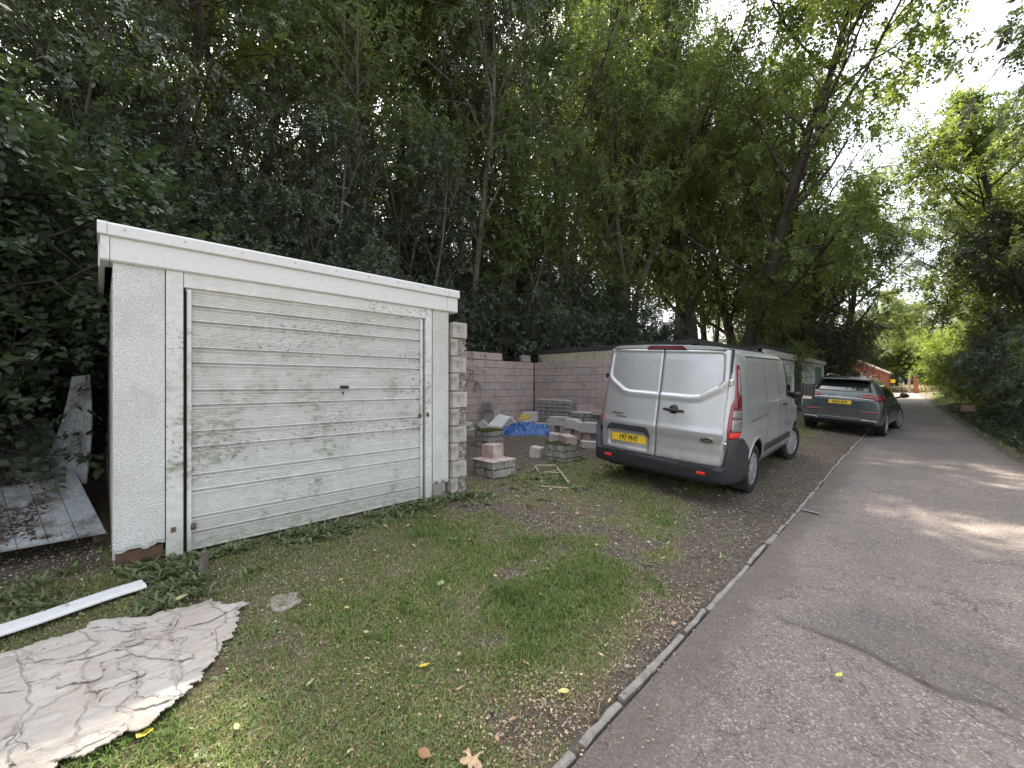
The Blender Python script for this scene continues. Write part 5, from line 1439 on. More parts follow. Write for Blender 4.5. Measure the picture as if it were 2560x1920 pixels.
def bvh_of(me):
    return BVHTree.FromPolygons([v.co[:] for v in me.vertices], [p.vertices[:] for p in me.polygons])
def cast(bv, axis, a, b, far=6.0):
    """axis '-Y': seen from behind, a=x, b=z; '+X': from the right, a=y, b=z; '-X'; '+Z' a=x b=y; '+Y'"""
    if axis == '-Y': o, d = Vector((a, -far, b)), Vector((0, 1, 0))
    elif axis == '+Y': o, d = Vector((a, far + 3, b)), Vector((0, -1, 0))
    elif axis == '+X': o, d = Vector((far, a, b)), Vector((-1, 0, 0))
    elif axis == '-X': o, d = Vector((-far, a, b)), Vector((1, 0, 0))
    else: o, d = Vector((a, b, far)), Vector((0, 0, -1))
    h = bv.ray_cast(o, d)
    return h[0], h[1], d
def skin(bv, axis, A, B, nu=4, nl=None, out=.006, dep=.02, flat=False):
    """strip between polylines A and B (2D) laid on the body; returns MB with rim"""
    def dens(P, n):
        P = [Vector(p) for p in P]; Ls = [0]
        for i in range(1, len(P)): Ls.append(Ls[-1] + (P[i] - P[i - 1]).length)
        o_ = []
        for k in range(n + 1):
            s = Ls[-1] * k / n; i = 1
            while i < len(P) - 1 and Ls[i] < s: i += 1
            f_ = (s - Ls[i - 1]) / max(1e-9, Ls[i] - Ls[i - 1]); o_.append(P[i - 1].lerp(P[i], f_))
        return o_
    n = nl or max(6, 3 * (len(A) - 1))
    if nl is None and len(A) > 2:
        # keep the corner points
        a_, b_ = [], []
        for i in range(len(A) - 1):
            for k in range(3): a_.append(Vector(A[i]).lerp(Vector(A[i + 1]), k / 3)); b_.append(Vector(B[i]).lerp(Vector(B[i + 1]), k / 3))
        a_.append(Vector(A[-1])); b_.append(Vector(B[-1])); n = len(a_) - 1
    else: a_, b_ = dens(A, n), dens(B, n)
    top = []; bot = []
    for i in range(n + 1):
        for j in range(nu + 1):
            p = a_[i].lerp(b_[i], j / nu)
            h, nr, d = cast(bv, axis, p.x, p.y)
            if h is None: h = top[-1] + d * out if top else Vector((0, 0, 0))
            nn = nr if nr is not None else -d
            if nn.dot(d) > 0: nn = -nn
            top.append(h + nn * out); bot.append(h - nn * dep)
    m = MB(); N_ = len(top); w_ = nu + 1; fs = []
    for i in range(n):
        for j in range(nu):
            q = (i * w_ + j, i * w_ + j + 1, (i + 1) * w_ + j + 1, (i + 1) * w_ + j)
            fs.append(q); fs.append(tuple(x + N_ for x in reversed(q)))
    rim = [i * w_ for i in range(n + 1)] + [n * w_ + j for j in range(1, nu + 1)] + [i * w_ + nu for i in range(n - 1, -1, -1)] + [j for j in range(nu - 1, 0, -1)]
    for k in range(len(rim)):
        a, b = rim[k], rim[(k + 1) % len(rim)]; fs.append((a, b, b + N_, a + N_))
    return m.add(top + bot, fs)
def boolean_cut(me, cutters, mats):
    o = bpy.data.objects.new('cut', me); COL.objects.link(o); cs = []
    for c_ in cutters:
        co = bpy.data.objects.new('cutter', c_); COL.objects.link(co); cs.append(co)
        md = o.modifiers.new('b', 'BOOLEAN'); md.object = co; md.operation = 'DIFFERENCE'; md.solver = 'EXACT'
    dg = bpy.context.evaluated_depsgraph_get(); dg.update()
    r = bpy.data.meshes.new_from_object(o.evaluated_get(dg))
    bpy.data.objects.remove(o)
    for c_ in cs: bpy.data.objects.remove(c_)
    return r
def cyl_mesh(x0, x1, y, z, r, mats, n=40):
    m = MB(); m.tube([(x0, y, z), (x1, y, z)], r, n); me = m.mesh('cutter')
    for q in mats: me.materials.append(q)
    me.polygons.foreach_set('material_index', [1] * len(me.polygons))
    return me
def wheel(parent, x, y, r, w_, side, nspoke, steer=0.0, style='van'):
    wo = empty('wheel', (x, y, r), (0, 0, steer)); wo.parent = parent
    s = side; prof = []
    rim = r * (.66 if style == 'van' else .74)
    prof = [(rim, -w_ / 2), (r * .93, -w_ / 2), (r * .985, -w_ * .40), (r, -w_ * .28), (r, w_ * .28), (r * .985, w_ * .40), (r * .93, w_ / 2), (rim + .01, w_ / 2), (rim, w_ / 2 - .012), (rim - .01, w_ / 2 - .03)]
    MB().lathe([(a, b * s) for a, b in prof], 40).build('tyre', M['rubber'], wo, True)
    m = MB()
    if style == 'van':
        m.lathe([(rim + .002, s * (w_ / 2 - .02)), (rim - .012, s * (w_ / 2 - .004)), (rim - .03, s * (w_ / 2 - .012))], 36)
        m.lathe([(rim * .52, s * (w_ / 2 - .012)), (rim * .42, s * (w_ / 2 + .0)), (.0005, s * (w_ / 2 + .004))], 30)
        m.lathe([(rim, s * (w_ / 2 - .05)), (.001, s * (w_ / 2 - .05))], 24, mi=1)
    else:
        m.lathe([(rim + .002, s * (w_ / 2 - .02)), (rim - .006, s * (w_ / 2 - .002)), (rim - .02, s * (w_ / 2 - .012)), (rim - .024, s * (w_ / 2 - .06))], 36)
        m.lathe([(rim * .24, s * (w_ / 2 - .03)), (rim * .2, s * (w_ / 2 - .01)), (.0005, s * (w_ / 2 - .008))], 20)
        m.lathe([(rim, s * (w_ / 2 - .08)), (.001, s * (w_ / 2 - .08))], 24, mi=1)
    for k in range(nspoke):
        a = 2 * math.pi * k / nspoke
        w0 = .055 if style == 'van' else .024; w1 = .038 if style == 'van' else .034
        r0_, r1_ = rim * (.40 if style == 'van' else .16), rim - .018
        ca, sa = math.cos(a), math.sin(a)
        def pt(rr, off, d_): return (s * (w_ / 2 + d_), rr * ca - off * sa, rr * sa + off * ca)
        if style == 'van':
            vs = [pt(r0_, -w0, -.004), pt(r0_, w0, -.004), pt(r1_, w1, -.012), pt(r1_, -w1, -.012), pt(r0_, -w0, -.03), pt(r0_, w0, -.03), pt(r1_, w1, -.035), pt(r1_, -w1, -.035)]
            m.add(vs, [(0, 1, 2, 3), (4, 7, 6, 5), (0, 4, 5, 1), (1, 5, 6, 2), (2, 6, 7, 3), (3, 7, 4, 0)])
        else:
            for o_ in (-.028, .028):
                vs = [pt(r0_, o_ * .5 - .012, -.012), pt(r0_, o_ * .5 + .012, -.012), pt(r1_, o_ * 1.7 + .012, -.008), pt(r1_, o_ * 1.7 - .012, -.008), pt(r0_, o_ * .5 - .012, -.04), pt(r0_, o_ * .5 + .012, -.04), pt(r1_, o_ * 1.7 + .012, -.035), pt(r1_, o_ * 1.7 - .012, -.035)]
                m.add(vs, [(0, 1, 2, 3), (4, 7, 6, 5), (0, 4, 5, 1), (1, 5, 6, 2), (2, 6, 7, 3), (3, 7, 4, 0)])
    m.build('rim', [M['hub'], M['black']], wo, False)
    return wo
def plate(parent, txt, loc, rot, name='number_plate'):
    m = MB(); m.box((0, 0, 0), (.52, .008, .111), bev=.003)
    p = m.build(name, M['plate_yellow'], parent, loc=loc, rot=rot)
    me = text_mesh(txt, .102, .0015, .80, .0018)
    mesh_obj('lettering', me, M['plate_black'], p, (0, -.006, 0), (R(90), 0, 0))
    return p
def on_ground(x, y, head, tr, wb):
    """pose so that four wheels rest on the ground"""
    f_ = Vector((-math.sin(head), math.cos(head))); r_ = Vector((math.cos(head), math.sin(head)))
    def z(a, b): p = Vector((x, y)) + r_ * a + f_ * b; return zgf(p.x, p.y)
    zr, zl, zfr, zfl = z(tr, 0), z(-tr, 0), z(tr, wb), z(-tr, wb)
    roll = math.atan2((zl + zfl - zr - zfr) / 2, 2 * tr); pitch = math.atan2((zfr + zfl - zr - zl) / 2, wb)
    return (zr + zl) / 2, pitch, roll

# ------------------------------------------------------------------ silver panel van
vx, vy, vh = -2.676, 6.332, R(2.33)
zc, pc, rc_ = on_ground(vx, vy, vh, .86, 2.93)
print('van pose', zc, math.degrees(pc), math.degrees(rc_))
VAN = empty('panel_van', (vx, vy, zc - .004), (pc, rc_, vh), 'dirty silver panel van parked on the verge with its twin rear doors towards the camera', 'van')
VH = [(.30, .865), (.36, .90), (.45, .945), (.60, .962), (.78, .970), (.95, .972), (1.02, .968), (1.10, .958), (1.25, .942), (1.45, .918), (1.65, .888), (1.80, .860), (1.88, .835), (1.935, .795), (1.965, .74), (1.985, .62), (1.998, .35), (2.0, .0)]
def vhw(z):
    for i in range(len(VH) - 1):
        if VH[i][0] <= z <= VH[i + 1][0]:
            f_ = (z - VH[i][0]) / (VH[i + 1][0] - VH[i][0]); return VH[i][1] + (VH[i + 1][1] - VH[i][1]) * f_
    return VH[0][1] if z < VH[0][0] else 0
def smooth(a, b, x):
    t_ = max(0, min(1, (x - a) / (b - a))); return t_ * t_ * (3 - 2 * t_)
def rearlean(z): return .12 * max(0, z - .85) + .02 * max(0, z - 1.8) * 3
prof = []
for i in range(len(VH) - 1):
    (z0, x0), (z1, x1) = VH[i], VH[i + 1]; n = max(1, int(math.hypot(z1 - z0, x1 - x0) / .05))
    for k in range(n): prof.append((z0 + (z1 - z0) * k / n, x0 + (x1 - x0) * k / n))
prof.append(VH[-1])
NP = len(prof)
ys = [(-1.0, .845), (-.985, .872), (-.955, .905), (-.91, .935), (-.85, .958), (-.77, .978), (-.65, .993), (-.5, 1.0)]
yy = -.5
while yy < 2.0: yy += .045; ys.append((yy, 1.0))
while yy < 3.9: yy += .045; ys.append((yy, 1.0))
def side_relief(y, z):
    r = 0.0
    # recessed upper panel
    a = smooth(-.42, -.36, y) * (1 - smooth(1.98, 2.03, y)); b = smooth(1.27, 1.30, z) * (1 - smooth(1.84, 1.86, z))
    r -= .012 * a * b
    # shoulder crease
    r += .008 * math.exp(-((z - 1.22) / .03) ** 2) * smooth(-.2, .1, y)
    zc_ = 1.02 - .03 * (y - .5)
    r -= .012 * smooth(.3, .8, y) * math.exp(-((z - zc_) / .06) ** 2)
    # wheel arch flares
    for wy in (0, 2.933):
        d_ = math.hypot(y - wy, z - .35); r += .018 * math.exp(-((d_ - .47) / .06) ** 2) * (1 if z > .3 else 0)
    return r
verts = []; rows = []
for (y, ws) in ys:
    # height and width at this station
    if y <= 1.9: kz, bz, wm = 1.0, 1.0, 1.0
    else:
        t1 = (y - 1.9) / 2.0
        zt = 2.0 - .03 * smooth(1.7, 2.2, y) - (smooth(2.0, 3.25, y) ** 1.15) * .80 - max(0, y - 3.2) * .32
        zt = max(zt, .92 - max(0, y - 3.7) * .5)
        kz = zt / 2.0; wm = 1 - .10 * smooth(2.8, 3.9, y) - .25 * max(0, y - 3.6) ** 1.5
    row = []
    for (z, x) in prof:
        if y <= 1.9: z2, x2 = z, x * ws
        else:
            zt = 2.0 * kz
            if zt > 1.1: z2 = z if z < 1.0 else 1.0 + (z - 1.0) * (zt - 1.0) / 1.0
            else: z2 = z * kz if z > .45 else z
            x2 = x * ws * wm
        yo = y + rearlean(z) * (1 - smooth(-1.0, -.4, y))
        lowtuck = 0
        rel_ = side_relief(y, z2) if (z < 1.9 and y > -.9) else 0
        row.append((x2 + rel_, yo, z2))
    rows.append(row)
for row in rows:
    for (x, y, z) in row: verts.append((x, y, z))
    for (x, y, z) in reversed(row[:-1]): verts.append((-x, y, z))
NR = 2 * NP - 1; fs = []
for i in range(len(rows) - 1):
    for j in range(NR - 1): fs.append((i * NR + j, i * NR + j + 1, (i + 1) * NR + j + 1, (i + 1) * NR + j))
    fs.append((i * NR + NR - 1, i * NR, (i + 1) * NR, (i + 1) * NR + NR - 1))
fs.append(tuple(reversed(range(NR)))); fs.append(tuple((len(rows) - 1) * NR + j for j in range(NR)))
bm_ = MB().add(verts, fs).mesh('body')
bm_.materials.append(M['silver']); bm_.materials.append(M['black'])
vb_full = bvh_of(bm_)
cut = []
for wy in (0, 2.933):
    for s in (-1, 1): cut.append(cyl_mesh(s * .60, s * 1.2, wy, .36, .405, [M['silver'], M['black']]))
body = boolean_cut(bm_, cut, None)
if len(body.polygons) < 500: print('BOOLEAN FAILED van'); body = bm_
shade(body)
try:
    import bmesh
    b_ = bmesh.new(); b_.from_mesh(body)
    for e in b_.edges:
        if len(e.link_faces) == 2 and e.calc_face_angle(0) > R(38): e.smooth = False
    b_.to_mesh(body); b_.free()
except Exception as ex: print(ex)
mesh_obj('body', body, None, VAN)
def VP(name, mat, axis, A, B, nu=4, nl=None, out=.006, dep=.02, par=VAN, sm=True):
    o = skin(vb_full, axis, A, B, nu, nl, out, dep).build(name, mat, par, sm)
    return o
# rear doors as relief grids
WIN = [(-.655, 1.90), (.735, 1.90), (.772, 1.80), (.772, 1.56), (.74, 1.50), (.52, 1.355), (.40, 1.34), (-.40, 1.36), (-.50, 1.375), (-.72, 1.58), (-.73, 1.62), (-.71, 1.80)]
WINS = [(-.72, 1.905), (.72, 1.905), (.755, 1.87), (.772, 1.56), (.72, 1.49), (.51, 1.36), (.42, 1.345), (-.42, 1.345), (-.51, 1.36), (-.72, 1.49), (-.772, 1.56), (-.755, 1.87)]
def sdpoly(x, z, poly):
    d_ = 9; s = inside(x, z, poly)
    for i in range(len(poly)):
        ax, az = poly[i]; bx, bz = poly[(i + 1) % len(poly)]
        ex, ez = bx - ax, bz - az; t_ = max(0, min(1, ((x - ax) * ex + (z - az) * ez) / (ex * ex + ez * ez)))
        d_ = min(d_, math.hypot(x - ax - ex * t_, z - az - ez * t_))
    return -d_ if s else d_
def door_relief(x, z):
    h = .0
    s = sdpoly(x, z, WINS)
    below = smooth(1.7, 1.5, z)
    h -= .016 * smooth(.0, -.010, s)                         # pressed upper panel
    h += .014 * smooth(.10, .02, s) * smooth(-.006, .006, s) * below      # broad ledge under it
    h += .010 * math.exp(-((z - .91) / .035) ** 2) - .016 * smooth(.88, .76, z) * (1 - .6 * smooth(.66, .52, z))
    if x < 0:
        rec = smooth(-.715, -.69, x) * smooth(-.085, -.11, x) * smooth(.545, .57, z) * smooth(.80, .76, z)
        h -= .020 * rec
    return h
def rear_y(x, z): return -1.0 + rearlean(z) + .045 * (abs(x) / .82) ** 4 + .012 * (x / .82) ** 2
def door(x0, x1, zb, zt, sgn):
    nx, nz = 56, 100; V_ = []; 
    for i in range(nx + 1):
        for j in range(nz + 1):
            z = zb + (zt - zb) * j / nz
            f_ = i / nx; xin, xo = (.006 * sgn, (.818 - .012 * smooth(1.5, 1.95, z)) * sgn)
            x = xin + (xo - xin) * f_
            e = min(i, nx - i, j, nz - j)
            rnd_ = .012 * (1 - min(1, e / 1.0)) 
            V_.append((x, rear_y(x, z) - .065 - door_relief(x, z) + rnd_, z))
    n0 = len(V_); back = []
    F_ = []
    w_ = nz + 1
    for i in range(nx):
        for j in range(nz): F_.append((i * w_ + j, (i + 1) * w_ + j, (i + 1) * w_ + j + 1, i * w_ + j + 1))
    rim = [i * w_ for i in range(nx + 1)] + [nx * w_ + j for j in range(1, nz + 1)] + [i * w_ + nz for i in range(nx - 1, -1, -1)] + [j for j in range(nz - 1, 0, -1)]
    for k_ in rim: back.append((V_[k_][0], V_[k_][1] + .07, V_[k_][2]))
    for k_ in range(len(rim)):
        a, b = k_, (k_ + 1) % len(rim); F_.append((rim[a], rim[b], n0 + b, n0 + a))
    return MB().add(V_ + back, F_)
dr = door(0, 0, .50, 1.935, 1).build('rear_door', M['silver'], VAN, True)
dl = door(0, 0, .50, 1.935, -1).build('rear_door', M['silver'], VAN, True)
def yd(x, z): return rear_y(x, z) - .065 - door_relief(x, z)
tilt = lambda z: -math.atan(.12) if z > .85 else 0
# dark shut-line backing behind the doors
m = MB(); vs = []
for z in np.linspace(.47, 1.95, 12):
    for x in np.linspace(-.83, .83, 13): vs.append((x, rear_y(x, z) - .012, z))
F_ = [(i * 13 + j, i * 13 + j + 1, (i + 1) * 13 + j + 1, (i + 1) * 13 + j) for i in range(11) for j in range(12)]
n0 = len(vs); vs += [(x, y + .03, z) for x, y, z in vs]; F_ += [tuple(k_ + n0 for k_ in reversed(f_)) for f_ in F_]
m.add(vs, F_).build('door_seal', M['black'], VAN, True)
# handle
m = MB(); hy = yd(.21, 1.145)
m.tube([(.085, hy - .012, 1.150), (.14, hy - .03, 1.148), (.21, hy - .034, 1.146), (.28, hy - .03, 1.144), (.345, hy - .012, 1.142)], [.016, .020, .021, .020, .016], 10)
m.lathe([(.0005, hy - .018), (.055, hy - .016), (.062, hy + .01)], 24, 'Y', (.215, 0, 1.155))
m.build('handle', M['black'], dr, True)
MB().lathe([(.0005, hy - .004), (.05, hy - .006), (.056, hy + .01)], 24, 'Y', (.215, 0, 1.115)).build('handle_cup', M['silver'], dr, True)
# garnish above number plate
ZG = .80
m = MB(); gpl = [(-.725, .775), (-.70, .775), (-.665, .80), (-.16, .795), (-.09, .735), (-.075, .745), (-.12, .86), (-.145, .872), (-.66, .868), (-.68, .86)]
y0_ = min(yd(-.4, .87), yd(-.4, .78)) - .018
m.prism(gpl, y0_, y0_ + .04).build('plate_garnish', M['plastic'], dl)
plate(VAN, '197 PHT', (-.392, yd(-.39, .68) - .012, .682), (0, 0, 0))
# oval badge
m = MB(); vs = []; fs_ = []; n = 32
by = yd(.644, .813) - .004
def oval(a, b, y0, y1, col, name, par=dr):
    m = MB(); pts = [(a * math.cos(2 * math.pi * k / 32) + .644, b * math.sin(2 * math.pi * k / 32) + .815) for k in range(32)]
    m.prism(pts, y0, y1); return m.build(name, col, par)
oval(.085, .036, by - .006, by + .01, M['chrome'], 'badge')
oval(.077, .029, by - .009, by, M['black'], 'badge_field')
def rtext(txt, size, x, z, mat, par, sx=1.0, y=None, bold=.0008, shear=0):
    me = text_mesh(txt, size, .0012, sx, bold)
    return mesh_obj('lettering', me, mat, par, (x, (yd(x, z) if y is None else y) - .004, z), (R(90), 0, 0))
rtext('Ford', .052, .644, .815, M['chrome'], dr, 1.0, by - .008)
rtext('TRANSIT', .036, -.565, 1.015, M['plate_black'], dl, 1.5)
rtext('CUSTOM', .026, -.52, .975, M['plate_black'], dl, 1.5)
# tail lamps: right one seen broadly, wraps the corner
def lamp(s):
    L = empty('tail_lamp'); L.parent = VAN
    ax = '+X' if s > 0 else '-X'
    # corner strip built on the body by radial casting
    def patch(zs_, name, mat, out):
        """zs_: list of (z, t0, t1): t = angle fraction round the corner 0 rear face .. 1 side"""
        top = []; bot = []; nu = 8
        dens_ = []
        for i in range(len(zs_) - 1):
            for k in range(4):
                f_ = k / 4; dens_.append([zs_[i][q] + (zs_[i + 1][q] - zs_[i][q]) * f_ for q in range(3)])
        dens_.append(list(zs_[-1]))
        for z, t0, t1 in dens_:
            for j in range(nu + 1):
                t_ = t0 + (t1 - t0) * j / nu; an = R(90 * t_)
                c_ = Vector((s * .70, -.74 + rearlean(z), z)); d_ = Vector((s * math.sin(an), -math.cos(an), 0))
                h = vb_full.ray_cast(c_ + d_ * 1.5, -d_)
                p = h[0] if h[0] is not None else c_ + d_ * .2
                top.append(p + d_ * out); bot.append(p - d_ * .02)
        m = MB(); N_ = len(top); w_ = nu + 1; n = len(dens_) - 1; fs = []
        for i in range(n):
            for j in range(nu):
                q = (i * w_ + j, i * w_ + j + 1, (i + 1) * w_ + j + 1, (i + 1) * w_ + j); fs.append(q); fs.append(tuple(x + N_ for x in reversed(q)))
        rim = [i * w_ for i in range(n + 1)] + [n * w_ + j for j in range(1, nu + 1)] + [i * w_ + nu for i in range(n - 1, -1, -1)] + [j for j in range(nu - 1, 0, -1)]
        for k in range(len(rim)):
            a, b = rim[k], rim[(k + 1) % len(rim)]; fs.append((a, b, b + N_, a + N_))
        m.add(top + bot, fs).build(name, mat, L, True)
    patch([(.86, .38, .80), (.93, .36, .94), (1.05, .36, .96), (1.20, .40, .97), (1.27, .43, .97), (1.35, .56, .965), (1.70, .58, .93), (1.76, .60, .86)], 'lens', M['red_lens'], .008)
    patch([(.94, .47, .90), (1.09, .48, .93)], 'reverse_lens', M['clear_lens'], .0115)
    patch([(1.105, .48, .93), (1.20, .50, .935)], 'indicator_lens', M['clear_lens'], .0115)
    patch([(1.22, .50, .94), (1.30, .60, .94), (1.37, .66, .94)], 'dark_lens', M['dark_red'], .0115)
    patch([(1.38, .70, .935), (1.70, .71, .90)], 'brake_lens', M['clear_lens'], .0115)
    patch([(.865, .42, .78), (.93, .44, .91)], 'fog_lens', M['bright_red'], .0115)
lamp(1); lamp(-1)
# hinges
for s in (-1, 1):
    for z in (.77, 1.54):
        MB().box((s * .845, rear_y(.82, z) - .03, z), (.045, .05, .075), bev=.006).build('hinge', M['chrome' if s > 0 else 'black'], VAN)
# high level brake lamp
m = MB(); yt = rear_y(0, 1.955)
m.prism([(-.245, 1.942), (-.20, 1.985), (.24, 1.985), (.30, 1.942)], yt - .075, yt + .08)
m.build('brake_lamp', M['dark_red'], VAN)
MB().box((0, yt - .077, 1.963), (.006, .006, .04)).build('lamp_divider', M['black'], VAN)
# rear header above the doors
m = MB(); m.prism([(-.76, 1.94), (-.245, 1.942), (.30, 1.942), (.76, 1.94), (.70, 1.972), (.55, 1.985), (-.55, 1.985), (-.70, 1.972)], yt - .05, yt + .05); m.build('roof_header', M['silver'], VAN)
# bumper with corners rising to the lamps
bs = []
for f_ in np.linspace(0, 1, 61):
    # path around rear in plan
    if f_ < .5: g = f_ / .5; s = -1
    else: g = (1 - f_) / .5; s = 1
    # g: 0 wheel arch .. 1 centre
    if g < .22: x = s * (.985); y = -.43 - (g / .22) * .30; top = .70 + .16 * (g / .22); 
    elif g < .50:
        a = (g - .22) / .28 * math.pi / 2; x = s * (.825 + .16 * math.cos(a)); y = -.73 - .355 * math.sin(a); top = .86 if g < .40 else .86 - .36 * smooth(.40, .445, g)
    else:
        q = (g - .5) / .5; x = s * .825 * (1 - q); y = -1.085 - .03 * math.sin(q * math.pi / 2); top = .50
    bs.append((x, y, top, g))
vs = []; 
for x, y, top, g in bs:
    n_ = Vector((x * .6, y + .3, 0)); n_.normalize()
    for z, o_ in ((.30, -.05), (.32, -.012), (.35, 0), (.44, .0), (.47, .006 if top < .55 else 0), (max(.49, top - .02), .0), (top, -.008), (top, -.075)):
        vs.append((x + n_.x * o_, y + n_.y * o_, z))
F_ = [(i * 8 + j, i * 8 + j + 1, (i + 1) * 8 + j + 1, (i + 1) * 8 + j) for i in range(60) for j in range(7)]
BUM = MB().add(vs, F_ + [tuple(range(8)), tuple(60 * 8 + j for j in reversed(range(8)))]).build('rear_bumper', M['plastic'], VAN, True)
m = MB(); m.box((0, -1.075, .492), (1.5, .07, .012)); m.build('step_pad', M['black'], VAN)
for x in (-.66, .62):
    MB().box((x, -1.115 + .012 * abs(x), .415), (.105, .012, .036), bev=.004).build('reflector', M['bright_red'], BUM)
for x in (-.3, .3, .78): MB().lathe([(.0005, -.004), (.011, -.003), (.013, .01)], 10, 'Y', (x, -1.112 + .03 * (x > .5), .39)).build('parking_sensor', M['black'], BUM)
# lower valance / underbody
m = MB(); m.box((0, .9, .30), (1.5, 3.6, .12)); m.build('underbody', M['black'], VAN)
MB().tube([(-.45, -.98, .30), (-.45, -.7, .30)], .03, 10).build('exhaust', M['metal_grey'], VAN)
# side trims and doors
for ax in ('+X', '-X'):
    VP('side_moulding', M['plastic'], ax, [(.46, .52), (1.50, .52)], [(.46, .62), (1.50, .62)], 3, 12, .016)
    VP('door_moulding', M['plastic'], ax, [(1.515, .52), (2.42, .52)], [(1.515, .62), (2.42, .62)], 3, 12, .016)
    VP('side_window', M['glass'], ax, [(2.02, 1.28), (2.06, 1.26), (2.75, 1.22)], [(2.05, 1.82), (2.30, 1.79), (2.78, 1.42)], 5, 14, .004)
    VP('roof_gutter', M['black'], ax, [(-.35, 1.865), (1.9, 1.868)], [(-.35, 1.878), (1.9, 1.881)], 1, 20, .003)
    for y_ in (.62, 1.50, 2.02): VP('shut_line', M['dark_gap'], ax, [(y_, .36), (y_, 1.84)], [(y_ + .008, .36), (y_ + .008, 1.84)], 1, 24, .0015)
    VP('rail_cover', M['dark_gap'], ax, [(-.30, 1.03), (.62, 1.05)], [(-.30, 1.038), (.62, 1.058)], 1, 8, .002)
    s = 1 if ax == '+X' else -1
    MB().tube([(s * .955, 1.92, 1.14), (s * .99, 1.86, 1.14), (s * .99, 1.76, 1.14), (s * .955, 1.70, 1.14)], .014, 8).build('door_handle', M['black'], VAN, True)
    VP('sill', M['plastic'], ax, [(.44, .31), (2.48, .31)], [(.44, .37), (2.48, .37)], 2, 16, .004)
    # mirror
    MI = empty('mirror', (s * .955, 2.52, 1.33)); MI.parent = VAN
    MB().tube([(-s * .03, 0, -.08), (s * .08, -.02, -.06), (s * .16, -.03, -.03)], [.06, .05, .045], 10).build('arm', M['black'], MI, True)
    m = MB(); m.box((s * .23, -.02, .03), (.185, .12, .30), bev=.035); m.build('shell', M['black'], MI, False)
    MB().box((s * .23, -.083, .05), (.145, .006, .20)).build('mirror_glass', M['glass'], MI)
    MB().box((s * .23, -.082, -.085), (.13, .008, .05)).build('small_glass', M['chrome'], MI)
    for y_ in (0,):
        m = MB(); m.add([(s * .80, -.40, .42), (s * .965, -.40, .42), (s * .955, -.43, .15), (s * .80, -.43, .15), (s * .80, -.385, .42), (s * .965, -.385, .42), (s * .955, -.415, .15), (s * .80, -.415, .15)], [(0, 1, 2, 3), (7, 6, 5, 4), (0, 4, 5, 1), (1, 5, 6, 2), (2, 6, 7, 3), (3, 7, 4, 0)]); m.build('mud_flap', M['rubber'], VAN)
    wheel(VAN, s * .845, 0, .345, .215, s, 9)
    wheel(VAN, s * .845, 2.933, .345, .215, s, 9, steer=R(-12))
    VP('arch_liner_edge', M['silver'], ax, [(.0 + .45 * math.cos(R(a)), .36 + .45 * math.sin(R(a))) for a in range(12, 172, 10)], [(.0 + .405 * math.cos(R(a)), .36 + .405 * math.sin(R(a))) for a in range(12, 172, 10)], 2, None, .012, .02)
# windscreen and front lamps
VP('windscreen', M['glass'], '+Y', [(-.78, 1.26), (.78, 1.26)], [(-.66, 1.86), (.66, 1.86)], 8, 12, .004)
for s in (-1, 1): VP('headlamp', M['clear_lens'], '+Y', [(s * .55, .78), (s * .80, .86)], [(s * .55, .92), (s * .80, .98)], 2, 4, .006)
VP('grille', M['black'], '+Y', [(-.48, .62), (.48, .62)], [(-.48, .84), (.48, .84)], 3, 8, .008)

# ------------------------------------------------------------------ dark grey sport utility car
ax_, ay_, ah = -1.807, 15.9, R(-3.3)
zc, pc, rc_ = on_ground(ax_, ay_, ah, .8, 2.82)
print('car pose', zc, math.degrees(pc), math.degrees(rc_))
CAR = empty('parked_car', (ax_, ay_, zc - .004), (pc, rc_, ah), 'dark green grey sport utility car parked beyond the van, half on the lane', 'car')
# stations: y, list of 11 (x,z) half points from sill to roof centre
def st_(y, sill, wl, wb, belt, wr, roof, hood=None):
    return (y, [(wl * .80, sill), (wl * .965, sill + .02), (wl, sill + .22), (wl * 1.0, .62), (wl * .99, .82), (wb, belt - .06), (wb * .975, belt), (wb * .90, belt + (roof - belt) * .42), (wr + .035, belt + (roof - belt) * .80), (wr - .03, roof - .045), (wr * .62, roof - .008), (0, roof)])
S_ = [
 st_(-.90, .38, .80, .76, .96, .60, 1.00),
 st_(-.885, .34, .90, .84, 1.00, .68, 1.06),
 st_(-.82, .30, .925, .885, 1.06, .74, 1.20),
 st_(-.70, .28, .94, .91, 1.06, .72, 1.30),
 st_(-.48, .26, .945, .925, 1.05, .66, 1.515),
 st_(-.28, .25, .945, .93, 1.05, .60, 1.62),
 st_(.1, .24, .94, .93, 1.045, .58, 1.655),
 st_(.7, .23, .935, .925, 1.04, .585, 1.665),
 st_(1.4, .23, .93, .92, 1.03, .585, 1.645),
 st_(1.9, .23, .93, .915, 1.02, .56, 1.56),
 st_(2.35, .24, .935, .90, 1.01, .55, 1.30),
 st_(2.75, .25, .94, .88, .98, .56, 1.09),
 st_(3.2, .26, .93, .84, .93, .52, 1.03),
 st_(3.55, .27, .89, .78, .86, .48, .95),
 st_(3.72, .30, .80, .68, .78, .40, .84)]
vs = []; 
for y, row in S_:
    for x, z in row: vs.append((x, y + (.0), z))
    for x, z in reversed(row[:-1]): vs.append((-x, y, z))
NR = 23; fs = []
for i in range(len(S_) - 1):
    for j in range(NR - 1): fs.append((i * NR + j, i * NR + j + 1, (i + 1) * NR + j + 1, (i + 1) * NR + j))
    fs.append((i * NR + NR - 1, i * NR, (i + 1) * NR, (i + 1) * NR + NR - 1))
